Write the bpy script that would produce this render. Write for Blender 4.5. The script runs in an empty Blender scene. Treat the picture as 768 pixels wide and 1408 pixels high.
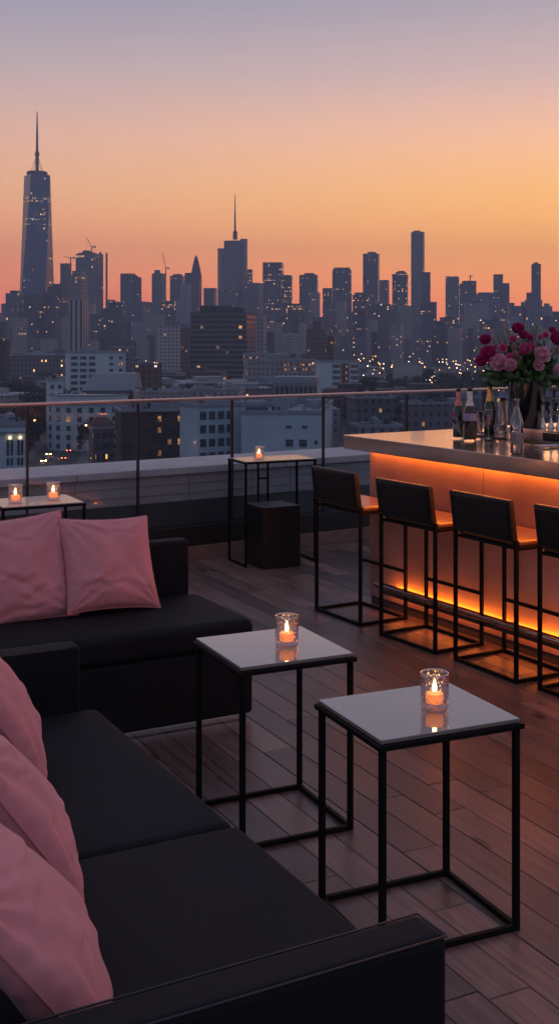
import bpy, bmesh, math, random
from mathutils import Vector, Matrix
random.seed(7)
R = math.radians
SC = bpy.context.scene
COL = SC.collection

# ------------------------------------------------------------------ camera, sky, sun, exposure
FPX, CX, HY, CAMZ = 1600.0, 384.0, 462.0, 1.75     # focal length in photo pixels, horizon row, eye height
cam = bpy.data.cameras.new('camera'); cam_o = bpy.data.objects.new('camera', cam); COL.objects.link(cam_o)
cam.sensor_fit = 'HORIZONTAL'; cam.sensor_width = 36; cam.lens = 36*FPX/768
cam.shift_y = -(704-HY)/768
cam.clip_start = 0.05; cam.clip_end = 40000
cam_o.location = (0, 0, CAMZ); cam_o.rotation_euler = (R(90), 0, 0)
SC.camera = cam_o
SC.view_settings.view_transform = 'Standard'; SC.view_settings.look = 'None'
SC.view_settings.exposure = 0.0; SC.view_settings.gamma = 1.0
SC.view_settings.use_curve_mapping = False

def lin(c):
    return tuple((v/255/12.92 if v/255 <= .04045 else ((v/255+.055)/1.055)**2.4) for v in c)

SUN_EL, SUN_AZ = 2.0, 12.0        # degrees: just above the horizon, right of the view axis (+Y)
world = bpy.data.worlds.new('World'); SC.world = world; world.use_nodes = True
nt = world.node_tree; nt.nodes.clear()
def N(nt, t, **kw):
    n = nt.nodes.new(t)
    for k, v in kw.items(): setattr(n, k, v)
    return n
def ramp(nt, stops, fac=None, interp='LINEAR'):
    r = N(nt, 'ShaderNodeValToRGB'); cr = r.color_ramp; cr.interpolation = interp
    while len(cr.elements) > 1: cr.elements.remove(cr.elements[-1])
    cr.elements[0].position = stops[0][0]; cr.elements[0].color = (*stops[0][1][:3], 1)
    for p, c in stops[1:]:
        e = cr.elements.new(p); e.color = (*c[:3], 1)
    if fac is not None: nt.links.new(fac, r.inputs[0])
    return r
def math_n(nt, op, a, b=None, c=None, clamp=False):
    m = N(nt, 'ShaderNodeMath', operation=op); m.use_clamp = clamp
    for i, v in enumerate((a, b, c)):
        if v is None: continue
        if isinstance(v, (int, float)): m.inputs[i].default_value = v
        else: nt.links.new(v, m.inputs[i])
    return m.outputs[0]
def mixc(nt, fac, a, b, blend='MIX'):
    m = N(nt, 'ShaderNodeMix', data_type='RGBA', blend_type=blend)
    for sock, v in ((m.inputs[0], fac), (m.inputs[6], a), (m.inputs[7], b)):
        if isinstance(v, (int, float)): sock.default_value = v
        elif isinstance(v, tuple): sock.default_value = (*v[:3], 1)
        else: nt.links.new(v, sock)
    return m.outputs[2]

tc = N(nt, 'ShaderNodeTexCoord'); sep = N(nt, 'ShaderNodeSeparateXYZ'); nt.links.new(tc.outputs['Generated'], sep.inputs[0])
zf = math_n(nt, 'MULTIPLY_ADD', sep.outputs[2], 1.0, 0.0, clamp=True)      # sine of elevation
def sky(stops): return [(p, lin(c)) for p, c in stops]
left = ramp(nt, sky([(0, (214, 94, 60)), (.035, (232, 116, 62)), (.075, (238, 146, 86)), (.12, (230, 166, 118)), (.17, (206, 160, 140)), (.22, (172, 152, 154)), (.28, (140, 137, 155)), (.45, (126, 125, 148)), (1, (124, 123, 141))]), zf)
right = ramp(nt, sky([(0, (236, 104, 58)), (.035, (248, 136, 52)), (.075, (255, 166, 52)), (.12, (252, 182, 94)), (.17, (230, 174, 140)), (.22, (190, 160, 158)), (.28, (154, 146, 158)), (.45, (130, 127, 148)), (1, (124, 123, 141))]), zf)
back = ramp(nt, sky([(0, (96, 98, 122)), (.1, (116, 116, 140)), (.3, (124, 124, 142)), (.6, (122, 123, 141)), (1, (124, 123, 141))]), zf)
fx = math_n(nt, 'MULTIPLY_ADD', sep.outputs[0], 2.2, 0.5, clamp=True)
fy = math_n(nt, 'MULTIPLY_ADD', sep.outputs[1], 0.9, 0.25, clamp=True)
front = mixc(nt, fx, left.outputs[0], right.outputs[0])
allsky = mixc(nt, fy, back.outputs[0], front)
nish = N(nt, 'ShaderNodeTexSky', sky_type='NISHITA'); nish.sun_disc = False
nish.sun_elevation = R(SUN_EL); nish.sun_rotation = R(SUN_AZ); nish.altitude = 60
ns = mixc(nt, 1.0, nish.outputs[0], (.004, .004, .004), 'MULTIPLY')
tot0 = mixc(nt, 1.0, allsky, ns, 'ADD')
gain = ramp(nt, [(0, (.92, .88, .75)), (.05, (.96, .93, .78)), (.12, (.68, .68, .64)), (.28, (.53, .53, .52)), (1, (.52, .515, .50))], zf)
tot = mixc(nt, 1.0, tot0, gain.outputs[0], 'MULTIPLY')
bg = N(nt, 'ShaderNodeBackground'); bg.inputs[1].default_value = 3.05
nt.links.new(tot, bg.inputs[0])
wo = N(nt, 'ShaderNodeOutputWorld'); nt.links.new(bg.outputs[0], wo.inputs[0])

sun = bpy.data.lights.new('sun', 'SUN'); sun.energy = 0.12; sun.angle = R(8); sun.color = (1, .45, .22)
sun_o = bpy.data.objects.new('sun', sun); COL.objects.link(sun_o)
sd = Vector((math.sin(R(SUN_AZ))*math.cos(R(SUN_EL)), math.cos(R(SUN_AZ))*math.cos(R(SUN_EL)), math.sin(R(SUN_EL))))
sun_o.rotation_euler = sd.to_track_quat('Z', 'Y').to_euler()

# ------------------------------------------------------------------ helpers: objects
def tag(o, label=None, cat=None, group=None, kind=None):
    if label: o['label'] = label
    if cat: o['category'] = cat
    if group: o['group'] = group
    if kind: o['kind'] = kind
    return o
def empty(name, loc=(0, 0, 0), rz=0.0, label=None, cat=None, group=None):
    o = bpy.data.objects.new(name, None); COL.objects.link(o)
    o.location = loc; o.rotation_euler = (0, 0, rz); o.empty_display_size = .1
    return tag(o, label, cat, group)
def copy_tree(o, parent=None):
    c = o.copy(); COL.objects.link(c)
    if parent is not None: c.parent = parent
    for ch in [x for x in bpy.data.objects if x.parent == o]:
        copy_tree(ch, c)
    return c
def W(u, v, deg, z=0.0):            # deck grid (u across, v away) turned by deg -> world
    c, s = math.cos(R(deg)), math.sin(R(deg))
    return Vector((u*c - v*s, u*s + v*c, z))

class MB:
    def __init__(s): s.v = []; s.f = []; s.uv = []; s.mi = []
    def face(s, pts, uv=None, mi=0):
        b = len(s.v); s.v += [tuple(p) for p in pts]; s.f.append(list(range(b, b+len(pts))))
        s.uv.append(uv if uv else [(0, 0)]*len(pts)); s.mi.append(mi)
    def grid(s, P, closed_u=False, closed_v=False, mi=0, flip=False):   # P[i][j]
        b = len(s.v); n = len(P); m = len(P[0])
        for r in P: s.v += [tuple(p) for p in r]
        for i in range(n if closed_u else n-1):
            for j in range(m if closed_v else m-1):
                a = [b+i*m+j, b+((i+1) % n)*m+j, b+((i+1) % n)*m+(j+1) % m, b+i*m+(j+1) % m]
                if flip: a.reverse()
                s.f.append(a); s.uv.append([(0, 0)]*4); s.mi.append(mi)
    def box(s, x0, x1, y0, y1, z0, z1, M=None, mi=0, mt=None):
        P = [Vector((x, y, z)) for z in (z0, z1) for y in (y0, y1) for x in (x0, x1)]
        if M is not None: P = [M @ p for p in P]
        b = len(s.v); s.v += [tuple(p) for p in P]
        lx, ly = x1-x0, y1-y0
        o = 0.0
        for idx, L, o in (((0, 1, 5, 4), lx, 0), ((1, 3, 7, 5), ly, lx), ((3, 2, 6, 7), lx, lx+ly), ((2, 0, 4, 6), ly, 2*lx+ly)):
            s.f.append([b+i for i in idx]); s.uv.append([(o, z0), (o+L, z0), (o+L, z1), (o, z1)]); s.mi.append(mi)
        for idx in ((4, 5, 7, 6), (0, 2, 3, 1)):
            s.f.append([b+i for i in idx]); s.uv.append([(0, 0)]*4); s.mi.append(mi if mt is None else mt)
    def lathe(s, prof, n=32, c=(0, 0), mi=0):
        P = []
        for i in range(n):
            a = 2*math.pi*i/n
            P.append([(c[0]+r*math.cos(a), c[1]+r*math.sin(a), z) for r, z in prof])
        s.grid(P, closed_u=True, mi=mi, flip=False)
    def tube(s, pts, r, n=8, mi=0, cap=True, radii=None):
        pts = [Vector(p) for p in pts]; rings = []
        for i, p in enumerate(pts):
            d = (pts[min(i+1, len(pts)-1)] - pts[max(i-1, 0)]).normalized()
            a = d.cross(Vector((0, 0, 1)) if abs(d.z) < .95 else Vector((1, 0, 0))).normalized(); b2 = d.cross(a)
            rr = radii[i] if radii else r
            rings.append([p + a*rr*math.cos(2*math.pi*k/n) + b2*rr*math.sin(2*math.pi*k/n) for k in range(n)])
        s.grid(rings, closed_v=True, mi=mi)
        if cap:
            s.face(rings[0], mi=mi); s.face(list(reversed(rings[-1])), mi=mi)
    def bar(s, a, b, w, mi=0):                  # square bar
        a, b = Vector(a), Vector(b); d = (b-a).normalized()
        x = d.cross(Vector((0, 0, 1)) if abs(d.z) < .95 else Vector((0, 1, 0))).normalized(); y = d.cross(x).normalized()
        h = w/2; q = [(-h, -h), (h, -h), (h, h), (-h, h)]
        s.grid([[a+x*i+y*j for i, j in q], [b+x*i+y*j for i, j in q]], closed_v=True, mi=mi)
        s.face([a+x*i+y*j for i, j in q], mi=mi); s.face([b+x*i+y*j for i, j in reversed(q)], mi=mi)
    def mesh(s, name, mats, smooth=False, merge=True):
        me = bpy.data.meshes.new(name); me.from_pydata(s.v, [], s.f)
        ul = me.uv_layers.new(name='UVMap'); k = 0
        for uv in s.uv:
            for q in uv: ul.data[k].uv = q; k += 1
        for m in (mats if isinstance(mats, (list, tuple)) else [mats]): me.materials.append(m)
        for p, mi in zip(me.polygons, s.mi): p.material_index = mi; p.use_smooth = smooth
        bm = bmesh.new(); bm.from_mesh(me)
        if merge: bmesh.ops.remove_doubles(bm, verts=bm.verts, dist=1e-5)
        bmesh.ops.recalc_face_normals(bm, faces=bm.faces)
        bm.to_mesh(me); bm.free(); me.update()
        return me
    def obj(s, name, mats, parent=None, smooth=False, bevel=0.0, seg=2, merge=True, subsurf=0, auto=False):
        o = bpy.data.objects.new(name, s.mesh(name, mats, smooth or bevel > 0, merge)); COL.objects.link(o)
        if parent is not None: o.parent = parent
        if bevel > 0:
            b = o.modifiers.new('bevel', 'BEVEL'); b.width = bevel; b.segments = seg; b.limit_method = 'ANGLE'; b.angle_limit = R(40)
            b.harden_normals = False
            w = o.modifiers.new('wn', 'WEIGHTED_NORMAL'); w.keep_sharp = True
        if subsurf:
            b = o.modifiers.new('sub', 'SUBSURF'); b.levels = subsurf; b.render_levels = subsurf
        return o
def kid(name, parent, mats, fn, **kw):
    m = MB(); fn(m); return m.obj(name, mats, parent, **kw)

# ------------------------------------------------------------------ helpers: materials
MATS = {}
def mat(name, color, rough=.5, metal=0.0, bump=0.0, bscale=200.0, spec=.5, var=0.0, vscale=8.0, coat=0.0, emit=None, estr=0.0,
        rvar=0.0, sheen=0.0, stretch=None, bdist=.002, sss=0.0, trans=0.0):
    m = bpy.data.materials.new(name); m.use_nodes = True; t = m.node_tree; p = t.nodes['Principled BSDF']
    p.inputs['Base Color'].default_value = (*color, 1); p.inputs['Roughness'].default_value = rough
    p.inputs['Metallic'].default_value = metal; p.inputs['Specular IOR Level'].default_value = spec
    p.inputs['Coat Weight'].default_value = coat; p.inputs['Coat Roughness'].default_value = .03
    p.inputs['Sheen Weight'].default_value = sheen; p.inputs['Transmission Weight'].default_value = trans
    if sss:
        p.inputs['Subsurface Weight'].default_value = sss; p.inputs['Subsurface Radius'].default_value = (.02, .008, .004)
    if emit: p.inputs['Emission Color'].default_value = (*emit, 1); p.inputs['Emission Strength'].default_value = estr
    tc = N(t, 'ShaderNodeTexCoord'); src = tc.outputs['Object']
    if stretch:
        mp = N(t, 'ShaderNodeMapping'); t.links.new(src, mp.inputs[0]); mp.inputs['Scale'].default_value = stretch; src = mp.outputs[0]
    if var or rvar:
        no = N(t, 'ShaderNodeTexNoise'); no.inputs['Scale'].default_value = vscale; no.inputs['Detail'].default_value = 6
        t.links.new(src, no.inputs[0])
        if var:
            f = math_n(t, 'MULTIPLY_ADD', no.outputs[0], 2.4, -.7, clamp=True)
            t.links.new(mixc(t, f, tuple(c*(1-var) for c in color), tuple(min(1, c*(1+var)) for c in color)), p.inputs['Base Color'])
        if rvar:
            t.links.new(math_n(t, 'MULTIPLY_ADD', no.outputs[0], 2*rvar, rough-rvar, clamp=True), p.inputs['Roughness'])
    if bump:
        nb = N(t, 'ShaderNodeTexNoise'); nb.inputs['Scale'].default_value = bscale; nb.inputs['Detail'].default_value = 4
        t.links.new(src, nb.inputs[0])
        b = N(t, 'ShaderNodeBump'); b.inputs['Strength'].default_value = bump; b.inputs['Distance'].default_value = bdist
        t.links.new(nb.outputs[0], b.inputs['Height']); t.links.new(b.outputs[0], p.inputs['Normal'])
    MATS[name] = m
    return m
def emitter(name, color, strength, sample=True):
    m = bpy.data.materials.new(name); m.use_nodes = True; t = m.node_tree; t.nodes.clear()
    e = N(t, 'ShaderNodeEmission'); e.inputs[0].default_value = (*color, 1); e.inputs[1].default_value = strength
    o = N(t, 'ShaderNodeOutputMaterial'); t.links.new(e.outputs[0], o.inputs[0])
    if not sample: m.cycles.emission_sampling = 'NONE'
    return m
def thin_glass(name, tint=(.95, .96, .97), rough=.0, boost=1.0, ior=1.5):
    m = bpy.data.materials.new(name); m.use_nodes = True; t = m.node_tree; t.nodes.clear()
    tr = N(t, 'ShaderNodeBsdfTransparent'); tr.inputs[0].default_value = (*tint, 1)
    gl = N(t, 'ShaderNodeBsdfGlossy'); gl.inputs['Roughness'].default_value = rough; gl.inputs[0].default_value = (1, 1, 1, 1)
    fr = N(t, 'ShaderNodeFresnel'); fr.inputs[0].default_value = ior
    mx = N(t, 'ShaderNodeMixShader'); t.links.new(math_n(t, 'MULTIPLY', fr.outputs[0], boost, clamp=True), mx.inputs[0])
    t.links.new(tr.outputs[0], mx.inputs[1]); t.links.new(gl.outputs[0], mx.inputs[2])
    o = N(t, 'ShaderNodeOutputMaterial'); t.links.new(mx.outputs[0], o.inputs[0])
    return m
def facade(name, wall, win=(.02, .025, .035), cw=3.2, ch=3.5, wf=.6, hf=.55, lit=.06, rows=.04, warm=.6, estr=2.2, rough=.6, wrough=.15, stripes=False, metal=0.0, base_var=.15):
    """wall with a window grid laid out in metres along the wall; a few windows lit"""
    m = bpy.data.materials.new(name); m.use_nodes = True; t = m.node_tree; p = t.nodes['Principled BSDF']
    uv = N(t, 'ShaderNodeUVMap'); s = N(t, 'ShaderNodeSeparateXYZ'); t.links.new(uv.outputs[0], s.inputs[0])
    oi = N(t, 'ShaderNodeObjectInfo')
    u = math_n(t, 'DIVIDE', s.outputs[0], cw); v = math_n(t, 'DIVIDE', s.outputs[1], ch)
    fu, fv = math_n(t, 'FRACT', u), math_n(t, 'FRACT', math_n(t, 'ADD', v, 100.0))
    iu, iv = math_n(t, 'FLOOR', u), math_n(t, 'FLOOR', v)
    mu = math_n(t, 'LESS_THAN', math_n(t, 'ABSOLUTE', math_n(t, 'SUBTRACT', fu, .5)), wf/2)
    mv = math_n(t, 'LESS_THAN', math_n(t, 'ABSOLUTE', math_n(t, 'SUBTRACT', fv, .5)), hf/2)
    if stripes: mv2 = 1.0
    mask = math_n(t, 'MULTIPLY', mu, 1.0 if stripes else mv)
    cell = N(t, 'ShaderNodeCombineXYZ'); t.links.new(iu, cell.inputs[0]); t.links.new(iv, cell.inputs[1])
    t.links.new(math_n(t, 'MULTIPLY', oi.outputs['Random'], 97.0), cell.inputs[2])
    wn = N(t, 'ShaderNodeTexWhiteNoise'); t.links.new(cell.outputs[0], wn.inputs[0])
    rowc = N(t, 'ShaderNodeCombineXYZ'); t.links.new(iv, rowc.inputs[1]); t.links.new(math_n(t, 'FLOOR', math_n(t, 'MULTIPLY', iu, .14)), rowc.inputs[0])
    t.links.new(math_n(t, 'MULTIPLY', oi.outputs['Random'], 31.0), rowc.inputs[2])
    wr = N(t, 'ShaderNodeTexWhiteNoise'); t.links.new(rowc.outputs[0], wr.inputs[0])
    prob = math_n(t, 'MULTIPLY_ADD', math_n(t, 'LESS_THAN', wr.outputs[0], rows), .55, lit)
    on = math_n(t, 'LESS_THAN', wn.outputs[0], prob)
    inz = math_n(t, 'GREATER_THAN', s.outputs[1], -1000.0)
    geo = N(t, 'ShaderNodeNewGeometry'); sg = N(t, 'ShaderNodeSeparateXYZ'); t.links.new(geo.outputs['Normal'], sg.inputs[0])
    side = math_n(t, 'LESS_THAN', math_n(t, 'ABSOLUTE', sg.outputs[2]), .5)
    mask = math_n(t, 'MULTIPLY', mask, side)
    no = N(t, 'ShaderNodeTexNoise'); tc = N(t, 'ShaderNodeTexCoord'); t.links.new(tc.outputs['Object'], no.inputs[0]); no.inputs['Scale'].default_value = .08; no.inputs['Detail'].default_value = 5
    wc = mixc(t, no.outputs[0], tuple(c*(1-base_var) for c in wall), tuple(min(1, c*(1+base_var)) for c in wall))
    # panes differ a little from one another (blinds, curtains)
    wv = mixc(t, math_n(t, 'MULTIPLY', wn.outputs[0], .5), win, tuple(min(1, c*2.2+.01) for c in win))
    t.links.new(mixc(t, mask, wc, wv), p.inputs['Base Color'])
    t.links.new(math_n(t, 'MULTIPLY_ADD', mask, wrough-rough, rough), p.inputs['Roughness'])
    p.inputs['Metallic'].default_value = metal
    c2 = mixc(t, math_n(t, 'LESS_THAN', wr.outputs[0], warm), (1, .86, .72), (1, .55, .22))
    sepc = N(t, 'ShaderNodeSeparateColor'); t.links.new(wn.outputs['Color'], sepc.inputs[0])
    c2 = mixc(t, sepc.outputs[1], (1, .48, .16), c2)
    t.links.new(c2, p.inputs['Emission Color'])
    es = math_n(t, 'MULTIPLY', math_n(t, 'MULTIPLY', on, mask), math_n(t, 'MULTIPLY', math_n(t, 'POWER', sepc.outputs[2], 2.0), estr))
    t.links.new(es, p.inputs['Emission Strength'])
    m.cycles.emission_sampling = 'NONE'
    return m

M_black_metal = mat('black_powder_coat', (.006, .006, .007), .55, 0, spec=.10, bump=.15, bscale=600)
M_sofa = mat('black_sofa_fabric', (.0046, .0064, .0104), .74, 0, spec=.22, bump=.35, bscale=900, var=.25, vscale=5)
M_leather = mat('black_leather', (.007, .0075, .0085), .5, spec=.35, bump=.4, bscale=260, var=.2, vscale=12)
M_seat = mat('amber_lit_seat_leather', (.17, .085, .05), .28, bump=.2, bscale=260)  # black seat; the bar's amber reflection is put into its base colour
M_pillow = mat('dusty_pink_fabric', (.60, .232, .262), .9, bump=.5, bscale=420, var=.09, vscale=10, sheen=.2)
M_table = mat('frosted_glass_top', (.19, .168, .155), .06, coat=1.0, spec=.5, var=.03, vscale=3)
M_edge = mat('dark_glass_edge', (.015, .022, .02), .12)
M_rose = mat('rose_copper_rail', (.70, .46, .40), .28, metal=1.0)
M_steel = mat('dark_steel_post', (.05, .05, .055), .35, metal=.6)
M_chrome = mat('brushed_chrome', (.6, .58, .57), .2, metal=1.0)
M_counter = mat('rose_stone_counter', (.78, .55, .44), .17, metal=.9, rvar=.05, var=.12, vscale=3, coat=.3, bump=.05, bscale=80)
M_cface = mat('counter_edge_panel', (.26, .185, .165), .42, metal=.4, var=.12, vscale=5)
M_barfront = mat('copper_sheet', (.54, .33, .28), .33, metal=.7, var=.25, vscale=1.6, rvar=.14, stretch=(1.6, 1.2, .7), bump=.12, bscale=6, bdist=.01)
M_plinth = mat('plinth_dark', (.05, .035, .03), .5)
M_mat = mat('rubber_bar_mat', (.01, .01, .011), .32)
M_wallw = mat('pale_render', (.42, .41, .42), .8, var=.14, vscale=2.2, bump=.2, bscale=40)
M_cap = mat('parapet_cap_stone', (.56, .52, .53), .7, var=.10, vscale=3)
M_slate = mat('slate_base', (.075, .082, .085), .75, var=.2, vscale=3)
M_kerb = mat('kerb_wood', (.20, .115, .10), .6, var=.2, vscale=4)
M_fascia = mat('fascia_black', (.008, .008, .009), .5)
M_cube = mat('dark_brown_cube', (.018, .013, .012), .35, bump=.1, bscale=50)
M_glass = thin_glass('railing_glass', (.88, .91, .94), 0, .3)
M_vase = mat('black_gloss_ceramic', (.006, .006, .008), .12, coat=.5)
M_tumbler = thin_glass('tumbler_glass', (.92, .89, .92), .02, .9, 1.5)
M_clear = thin_glass('clear_bottle_glass', (.86, .87, .9), .01, 1.6, 1.6)
M_thick = bpy.data.materials.new('thick_glass'); M_thick.use_nodes = True
_p = M_thick.node_tree.nodes['Principled BSDF']; _p.inputs['Transmission Weight'].default_value = 1; _p.inputs['Roughness'].default_value = .03; _p.inputs['IOR'].default_value = 1.5; _p.inputs['Base Color'].default_value = (.95, .88, .92, 1)
M_wax = mat('flame_lit_wax', (.9, .42, .22), .5, sss=.5, emit=(1, .27, .05), estr=1.5)  # wax is no source: the flame's glow in it is added as emission
M_flame = emitter('candle_flame', (1, .62, .22), 22.0)
M_wick = mat('wick', (.02, .015, .01), .9)
M_led = emitter('amber_led', (1, .24, .018), 46.0)
M_led_low = emitter('amber_led_low', (1, .22, .012), 27.0)
M_led_fill = emitter('amber_led_fill', (1, .21, .02), 14.0)

# ------------------------------------------------------------------ deck
def plank_mat():
    m = bpy.data.materials.new('stained_deck_planks'); m.use_nodes = True; t = m.node_tree; p = t.nodes['Principled BSDF']
    tc = N(t, 'ShaderNodeTexCoord'); geo = N(t, 'ShaderNodeNewGeometry')
    rnd = geo.outputs['Random Per Island']
    off = N(t, 'ShaderNodeCombineXYZ')
    t.links.new(math_n(t, 'MULTIPLY', rnd, 53.0), off.inputs[0]); t.links.new(math_n(t, 'MULTIPLY', rnd, 91.0), off.inputs[1])
    add = N(t, 'ShaderNodeVectorMath', operation='ADD'); t.links.new(tc.outputs['Object'], add.inputs[0]); t.links.new(off.outputs[0], add.inputs[1])
    mp = N(t, 'ShaderNodeMapping'); t.links.new(add.outputs[0], mp.inputs[0]); mp.inputs['Scale'].default_value = (26, 1.6, 1)
    n1 = N(t, 'ShaderNodeTexNoise'); n1.inputs['Scale'].default_value = 1.6; n1.inputs['Detail'].default_value = 7; n1.inputs['Roughness'].default_value = .62; n1.inputs['Distortion'].default_value = .9
    t.links.new(mp.outputs[0], n1.inputs[0])
    n2 = N(t, 'ShaderNodeTexNoise'); n2.inputs['Scale'].default_value = 2.4; n2.inputs['Detail'].default_value = 4; t.links.new(add.outputs[0], n2.inputs[0])
    c = ramp(t, [(0, (.036, .025, .023)), (.35, (.086, .058, .052)), (.62, (.14, .098, .088)), (1, (.24, .172, .155))], math_n(t, 'MULTIPLY_ADD', n1.outputs[0], 1.3, -.15, clamp=True))
    tone = ramp(t, [(0, (.50, .50, .52)), (.4, (.86, .85, .86)), (.75, (1.05, 1.0, 1.0)), (1, (1.45, 1.34, 1.30))], rnd)
    c2 = mixc(t, 1.0, c.outputs[0], tone.outputs[0], 'MULTIPLY')
    blot = ramp(t, [(.25, (.72, .72, .74)), (.7, (1.12, 1.1, 1.1))], n2.outputs[0])
    c3 = mixc(t, 1.0, c2, blot.outputs[0], 'MULTIPLY')
    vo = N(t, 'ShaderNodeTexVoronoi'); vo.inputs['Scale'].default_value = 1.0        # knots
    mk = N(t, 'ShaderNodeMapping'); mk.inputs['Scale'].default_value = (3.6, 1.5, 1); t.links.new(add.outputs[0], mk.inputs[0]); t.links.new(mk.outputs[0], vo.inputs[0])
    kn = ramp(t, [(0, (.12, .1, .1)), (.06, (.35, .33, .33)), (.10, (1, 1, 1))], vo.outputs[0])
    c4 = mixc(t, 1.0, c3, kn.outputs[0], 'MULTIPLY')
    t.links.new(mixc(t, 1.0, c4, (1.22, 1.2, 1.2), 'MULTIPLY'), p.inputs['Base Color'])
    t.links.new(math_n(t, 'MULTIPLY_ADD', n1.outputs[0], .34, .20, clamp=True), p.inputs['Roughness'])
    b = N(t, 'ShaderNodeBump'); b.inputs['Strength'].default_value = .35; b.inputs['Distance'].default_value = .003
    t.links.new(n1.outputs[0], b.inputs['Height']); t.links.new(b.outputs[0], p.inputs['Normal'])
    return m
# the rail line: a point on the deck edge and its direction
RAIL_DEG = 33.0
RP = Vector((-.338, 9.33, 0)); RD = Vector((math.cos(R(RAIL_DEG)), math.sin(R(RAIL_DEG)), 0)); RN = Vector((-RD.y, RD.x, 0))
def build_deck():
    m = MB(); w = .138; DEG = 27
    u = -3.5
    while u < 9.0:
        v = -2.0 - random.random()*1.2
        while v < 13:
            L = random.choice((.75, 1.0, 1.2, 1.45, 1.7))*random.uniform(.92, 1.08)
            a = W(u+w/2, v, DEG)
            if (a-RP).dot(RN) < -.02 and a.y > -2.5 and abs(a.x) < 5.2:
                g = .0015; ch = .002; z = random.uniform(-.0008, .0008)
                x0, x1, y0, y1 = u+g, u+w-g, v+g, v+L-g
                P0 = [(x0, y0), (x1, y0), (x1, y1), (x0, y1)]; P1 = [(x0+ch, y0+ch), (x1-ch, y0+ch), (x1-ch, y1-ch), (x0+ch, y1-ch)]
                b = len(m.v)
                m.v += [(x, y, z-.012) for x, y in P0] + [(x, y, z-ch) for x, y in P0] + [(x, y, z) for x, y in P1]
                for k in (0, 4):
                    for i in range(4):
                        j = (i+1) % 4
                        m.f.append([b+k+i, b+k+j, b+k+4+j, b+k+4+i]); m.uv.append([(0, 0)]*4); m.mi.append(0)
                m.f.append([b+8, b+9, b+10, b+11]); m.uv.append([(0, 0)]*4); m.mi.append(0)
            v += L
        u += w
    o = m.obj('deck', plank_mat(), merge=False); o.rotation_euler = (0, 0, R(DEG)); tag(o, kind='structure')
    s = MB(); s.box(-6, 6.5, -3.2, 14.5, -.3, -.0135)
    # clip the slab at the parapet by rotating it with the rail line
    s = MB(); s.box(-6, 8, -12.5, .05, -.5, -.0135)
    so = s.obj('terrace_slab', M_fascia); so.location = RP; so.rotation_euler = (0, 0, R(RAIL_DEG)); tag(so, kind='structure')
    s = MB(); s.box(-6, 8, -12.5, .7, -41, -.55)
    so = s.obj('terrace_building', M_wallw); so.location = RP; so.rotation_euler = (0, 0, R(RAIL_DEG)); tag(so, kind='structure')
build_deck()

# ------------------------------------------------------------------ parapet, kerb, glass railing  (local x along the rail, y outwards)
T0, T1 = -3.6, 5.4
par = empty('parapet_wall', RP, R(RAIL_DEG), 'pale rendered parapet wall with a lighter stone cap outside the glass railing', 'wall')
def f(m):
    m.box(T0, T1, .17, .72, .44, .655)
kid('wall', par, M_wallw, f, bevel=.004)
def f(m):
    joints = [T0, -1.32, .55, 2.5, T1]
    for a, b in zip(joints[:-1], joints[1:]): m.box(a+.003, b-.003, .13, .80, .655, .712)
kid('cap', par, M_cap, f, bevel=.006)
def f(m): m.box(T0, T1, .14, .70, -.5, .44)
kid('base', par, M_slate, f, bevel=.004)
def f(m):
    for z in (.50, .575): m.box(T0, T1, .164, .169, z, z+.004)
    for x in (-1.32, -.35, .62, 1.7, 2.9): m.box(x, x+.004, .1635, .1685, .445, .652)
kid('joint', par, mat('wall_joint', (.30, .29, .30), .8), f)
kb = empty('deck_kerb', RP, R(RAIL_DEG), 'low reddish brown kerb board under a black upstand along the deck edge', 'kerb')
kid('board', kb, M_kerb, lambda m: m.box(T0, T1, -.02, .03, .0, .105), bevel=.003)
kid('upstand', kb, M_fascia, lambda m: m.box(T0, T1, .0, .12, .107, .26), bevel=.003)
rl = empty('glass_railing', RP, R(RAIL_DEG), 'frameless glass railing with slim dark posts and a copper coloured top rail', 'railing')
PT = [-2.62, -1.727, -.839, 0.0, .90, 1.81, 2.74, 3.66, 4.6]
for i, t_ in enumerate(PT):
    kid('post', rl, M_steel, lambda m: (m.box(t_-.0075, t_+.0075, .07, .10, .26, 1.235)), bevel=.002)
for a, b in zip(PT[:-1], PT[1:]):
    kid('glass_panel', rl, M_glass, lambda m: m.box(a+.016, b-.016, .081, .089, .262, 1.235))
kid('top_rail', rl, M_rose, lambda m: m.box(T0, T1, .062, .108, 1.240, 1.264), bevel=.007, seg=3)

# ------------------------------------------------------------------ sofas
def softbox(m, x0, x1, y0, y1, z0, z1, crown=.015, n=12, wr=.0, seed=0, nose=0.0):
    """cushion-like block: rounded by subsurf/bevel, top crowned and a bit uneven"""
    rnd = random.Random(seed); ph = [rnd.uniform(0, 6) for _ in range(6)]
    def P(i, j, z):
        a, b = i/n, j/n; x = x0+(x1-nose*math.exp(-b/.10)-x0)*a; y = y0+(y1-y0)*b
        return (x, y, z)
    top = [[None]*(n+1) for _ in range(n+1)]
    for i in range(n+1):
        for j in range(n+1):
            a, b = i/n, j/n; e = (1-(2*a-1)**4)*(1-(2*b-1)**4)
            z = z1 - crown*(1-e) + wr*(math.sin(9*a+ph[0]+3*b)+math.sin(7*b+ph[1]-4*a)+.6*math.sin(19*a-11*b+ph[2]))*e
            top[i][j] = P(i, j, z)
    m.grid(top)
    bot = [[P(i, j, z0) for j in range(n+1)] for i in range(n+1)]
    m.grid(bot, flip=True)
    for i in range(n):
        for j in (0, n): m.face([bot[i][j], bot[i+1][j], top[i+1][j], top[i][j]]); m.face([bot[j][i], bot[j][i+1], top[j][i+1], top[j][i]])

def sofa_body(root, u0, u1, v0, v1):
    pass

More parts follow.
